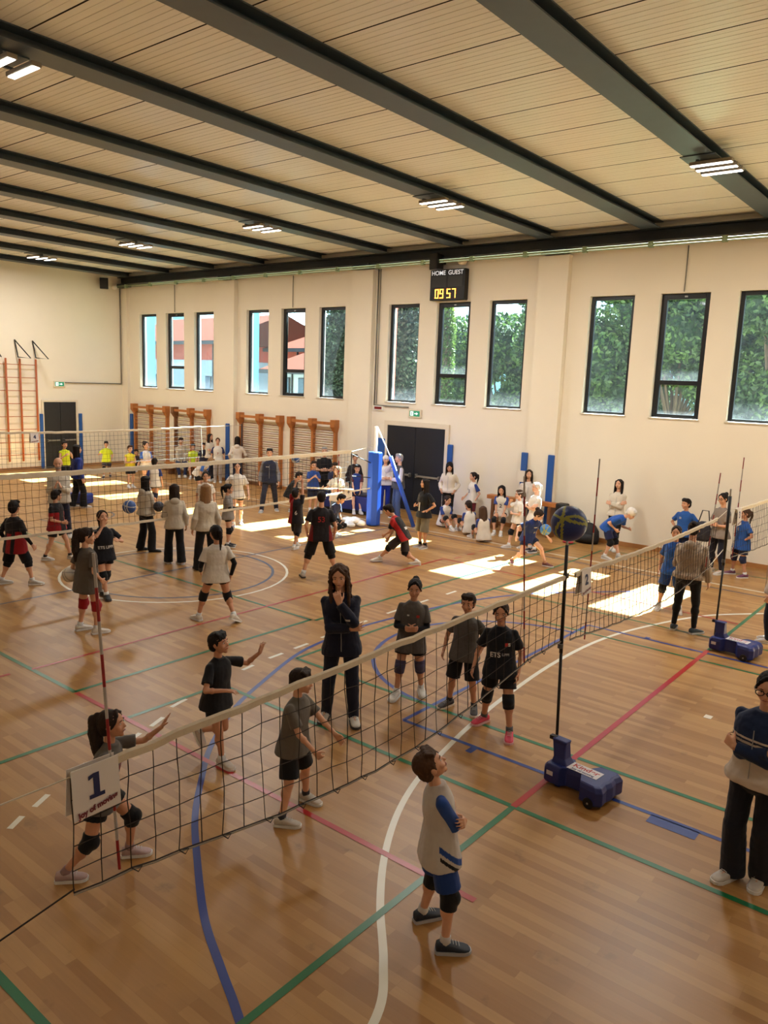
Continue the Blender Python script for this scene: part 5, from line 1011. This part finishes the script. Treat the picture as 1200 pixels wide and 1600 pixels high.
person('girl in white shirt with blue sleeves and a 3, standing by the bench', (-10.35, 16.55), 150, 1.36, vox=.010, hands=((.14, .10, .02), (-.12, .0, .0)), hair=('pony', 'black'), top=('tee', WHITEC), sleeve=K(40, 60, 130), bot=('shorts', K(110, 40, 50), .9), fem=True, prints=[('3', .10, 0, .15, 0, PDK, 1, 'print')])
for lb, (x, y), yw, hc_, tc in (('girl in white and blue sitting on the floor nearest the cream-hooded woman', (-10.75, 15.9), -110, 'dark', WHITEC), ('girl in white kit sitting on the floor with stretched legs, middle of the seated group', (-9.75, 15.55), 60, 'dark', WHITEC), ('girl with brown hair and white shirt sitting on the floor, back to the camera', (-9.05, 15.05), 55, 'brown', K(216, 206, 192)),
        ('girl with dark hair and white shirt 2 sitting against the wooden bench', (-9.35, 16.3), -160, 'black', WHITEC)):
    person(lb, (x, y), yw, 1.38, vox=.010, sit=.12 if 'bench' not in lb else .50, feet=[(.12, .50), (-.10, .46)] if 'bench' not in lb else [(.08, .34), (-.08, .34)], hands='knees', lean=14, hair=('long' if hc_ != 'dark' else 'pony', hc_), top=('tee', tc), sleeve=K(50, 70, 140), bot=('tight', PB), pads=(PB, PB), shoes=K(206, 200, 196), fem=True, skin=0, prints=[('2', .10, 0, .15, 0, PDK, 1, 'print')] if 'shirt 2' in lb else ())
person('girl in white tee with black elbow pads and knee pads, hand near her mouth', (-8.20, 15.02), 140, 1.32, feet=[(-8.32, 14.92), (-8.06, 15.14)], vox=.0095, hands=((.04, .14, .30), 'clasp'), elbow=((.8, .1, -1), None), hair=('pony', 'brown', 'band'), top=('tee', WHITEC), bot=('tight', PB), pads=(PB, PB), armsleeve=None, shoes=K(196, 188, 184), fem=True, skin=2)
person('girl in white tee with arms folded, sunlit fair hair, beside the third pillar', (-7.75, 14.95), 150, 1.52, vox=.0095, hands='crossed', hair=('pony', 'white'), top=('tee', WHITEC), bot=('tight', PB), shoes=K(60, 56, 60), fem=True, skin=2)
person('woman with long dark hair standing behind the white-shirted girls at the pillar', (-8.75, 16.45), -150, 1.60, vox=.011, hands='down', hair=('long', 'dark'), top=('hoodie', K(206, 196, 190)), bot=('trousers', NAVYC), fem=True)
person('girl in navy tee lunging low and holding a blue ball', (-7.21, 13.79), -108, 1.36, feet=[(-7.52, 13.66), (-6.90, 13.92)], vox=.0085, lean=28, drop=.05, hands=((.26, .02, .06), (-.22, .20, .06)), elbow=((.5, -.6, -.5), (.6, -.6, -.8)), head=(20, -10), hair=('bun', 'dark'), top=('tee', K(30, 46, 100)), bot=('shorts', K(26, 34, 66), .5), shoes=K(120, 70, 70), socks=K(200, 150, 110), fem=True, skin=2, footyaw=(-40, 25), prints=[(rect(.06, .01), 1, 0, .23, 0, PW, 1, 'print'), (rect(.03, .03), 1, -.02, .14, 0, PGR, 1, 'print')])
ball((-6.80, 13.62, .80), .11, 'blue and yellow volleyball held low by the lunging girl', (mat('ball_light_blue', K(60, 120, 190), .4), YEL), (.4, .9, .3))
person('woman in cream hoodie with long black hair leaning on the window wall', (-6.55, 16.86), -170, 1.60, feet=[(-6.52, 16.50), (-6.62, 16.60)], vox=.010, lean=-6, hands='crossed', hair=('long', 'black'), head=(-10, 0), top=('hoodie', K(214, 202, 184)), bot=('leggings', PB), shoes=K(206, 200, 190), fem=True, skin=0)
person('child in blue tee bent over with one hand at the face, white hair band', (-6.23, 15.64), -90, 1.42, feet=[(-6.34, 15.52), (-6.12, 15.76)], vox=.0095, lean=66, drop=.02, hands=((.06, .12, .06), (-.08, .17, .28)), elbow=(None, (.6, .5, -1)), hair=('short', 'white', 'cap'), top=('tee', K(36, 84, 170)), bot=('shorts', K(28, 34, 70), .8), pads=(PB, PB), shoes=K(200, 196, 190), skin=2)
# --- right
person('child in blue kit mostly hidden behind the woman in the striped blouse', (-3.95, 12.62), -170, 1.42, feet=[(-4.13, 12.56), (-3.80, 12.60)], vox=.010, hands='down', hair=('pony', 'dark'), top=('tee', K(38, 84, 160)), bot=('shorts', K(36, 70, 140), .8), pads=(PB, PB), shoes=K(190, 180, 166), skin=1)
person('woman in loose striped cream blouse and black leggings seen from behind', (-3.42, 11.63), 2, 1.68, feet=[(-3.57, 11.62), (-3.27, 11.62)], vox=MV, hands=((.16, .04, -.02), (-.06, .15, .10)), hair=('bun', 'black'), head=(10, -8), top=('hoodie', K(176, 160, 142)), bot=('leggings', PB), shoes=K(50, 66, 76), sole=K(200, 200, 200), fem=True, hem=-.0, footyaw=(-30, 8), pat=[lambda x, y, z: 1 if int((x + 1) / .011) % 2 == 0 else 0, K(150, 134, 118)], build=1.14)
person('woman in glasses and grey tee with tied-up hair standing behind the third pole', (-4.19, 16.02), 148, 1.62, feet=[(-4.32, 16.10), (-4.10, 15.98)], vox=.0095, hands='clasp', hair=('bun', 'black'), glasses=True, head=(10, -6), top=('tee', K(136, 122, 112)), bot=('leggings', K(30, 30, 44)), shoes=K(200, 190, 180), fem=True, build=1.05)
person('child in blue tee with hands on hips, left of the grey-tee woman', (-4.95, 16.15), -178, 1.40, vox=.0095, hands='hips', head=(-30, 0), hair=('short', 'black'), top=('tee', K(38, 84, 158)), bot=('shorts', K(26, 34, 66), .85), shoes=K(200, 190, 190), skin=1, prints=[('22', .035, .05, .22, 0, PW, 1, 'print')])
person('child in blue tee number 15 with dark knee pads beside card 3', (-3.79, 16.13), 130, 1.36, feet=[(-3.94, 16.20), (-3.66, 16.04)], vox=.0095, hands=((.10, .03, .05), 'hips'), hair=('pony', 'brown'), top=('tee', K(38, 84, 158)), bot=('shorts', K(26, 34, 66), .7), pads=(K(34, 40, 70), K(34, 40, 70)), shoes=K(110, 60, 90), skin=1, build=1.1, hem=-.09, prints=[('15', .06, .0, .20, 0, PW, 1, 'print')])
# --- group by the wall left of the padded post
person('person in black tee and grey cap standing before the fourth wall bars', (-14.9, 15.9), -135, 1.66, vox=.011, hands='clasp', hair=('short', 'grey'), top=('tee', BLACKC), bot=('shorts', PB, .9))
person('child in blue tee in front of the person in the grey cap', (-14.35, 14.9), -120, 1.36, vox=.011, hands=((.05, .15, .20), (-.05, .15, .18)), hair=('short', 'dark'), top=('tee', K(40, 70, 140)), bot=('shorts', NAVYC, .9))
person('adult in dark top behind the woman holding the board', (-14.1, 16.3), -130, 1.50, vox=.012, hands='down', hair=('short', 'brown'), top=('jacket', K(40, 30, 34)), bot=('trousers', PB))
g = G(); g.box(-.8, .8, -.18, .18, .10, .50); o_ = tag(obj('padded_bench', g, mat('bench_blue', K(26, 44, 120), .5), loc=(-13.75, 15.6, 0), rotz=R(10), bevel=.02), 'blue padded box bench behind the woman holding the board', 'bench')
g = G(); g.box(-.8, .8, -.19, .19, .5, .56); obj('seat_pad', g, mat('bench_pad', K(20, 26, 50), .5), o_, bevel=.015); g = G(); g.box(-.74, .74, -.15, .15, 0, .10); obj('plinth', g, BLK, o_); g = G(); g.box(-.35, -.30, -.185, -.181, .2, .42); obj('white_mark', g, PW, o_)
person('child in blue and maroon seated on the blue padded bench', (-13.45, 15.62), -130, 1.38, vox=.011, sit=.655, feet=[(.09, .34), (-.09, .34)], hands='knees', lean=12, hair=('short', 'black'), top=('tee', K(40, 60, 120)), sleeve=K(90, 40, 44), bot=('shorts', NAVYC))
person('child in dark kit seated on the blue padded bench nearest the wall bars', (-14.15, 15.5), -130, 1.38, vox=.011, sit=.655, feet=[(.09, .34), (-.09, .34)], hands='knees', lean=16, hair=('short', 'dark'), top=('tee', K(34, 40, 70)), bot=('shorts', NAVYC))
person('child in dark clothes crouching right of the man in navy', (-14.7, 14.45), -60, 1.36, vox=.011, lean=34, drop=.16, hands=((.06, .18, .0), (-.06, .18, .0)), hair=('short', 'black'), top=('tee', BLACKC), bot=('shorts', PB), pads=(PB, PB), shoes=K(200, 200, 196))
person('child kneeling low between the jumping child and number 53', (-11.75, 12.9), -80, 1.34, vox=.011, lean=30, drop=.22, hands=((.06, .18, .0), (-.06, .18, .0)), hair=('short', 'black'), top=('tee', K(44, 48, 76)), bot=('shorts', PB), pads=(PB, PB), skin=0)
# things held
g = G(); g.box(-.55, .55, -.11, .11, -.008, .008); o = tag(obj('board', g, mat('pale_board', K(222, 196, 156), .6), loc=(-12.28, 13.32, 1.00), rotz=R(40), bevel=.003), 'pale wooden board held out flat by the woman in white tee', 'board')
ball((-9.72, 5.36, .78), .105, 'white ball held low at the left side of the girl with red knee pads', (mat('ball_pale', K(216, 208, 196), .5), mat('ball_grey2', K(170, 166, 160), .5)))
ball((-12.90, 9.02, .93), .105, 'dark ball held at the hip of the leftmost woman in cream', (mat('ball_dark', K(30, 30, 40), .5), mat('ball_grey', K(60, 60, 74), .5)), (.4, .1, .8))
g = G(); g.rings([[(a_ * math.cos(u), b2 * math.sin(u), z) for u in [k * math.pi / 6 for k in range(12)]] for z, a_, b2 in ((0, .12, .05), (.06, .17, .07), (.25, .17, .07), (.36, .12, .05), (.40, .05, .03))])
t = tag(obj('handbag', g, mat('bag_navy', K(30, 32, 48), .6), loc=(-4.52, 15.95, .62), smooth=True), 'dark navy bag hanging beside the woman in glasses at the third pole', 'bag'); g = G(); g.tube([(-.1, 0, .36), (-.04, 0, .62), (.08, 0, .62), (.12, 0, .36)], .012, 6); obj('strap', g, BLK, t)
g = G(); g.box(-.3, .3, -.18, .18, .02, .30); tag(obj('equipment_box', g, mat('box_blue', K(30, 54, 140), .5), loc=(-19.1, 10.9, 0), rotz=R(20), bevel=.05), 'blue moulded equipment box on the floor beside the woman in the royal blue jacket', 'box')
finish_people()
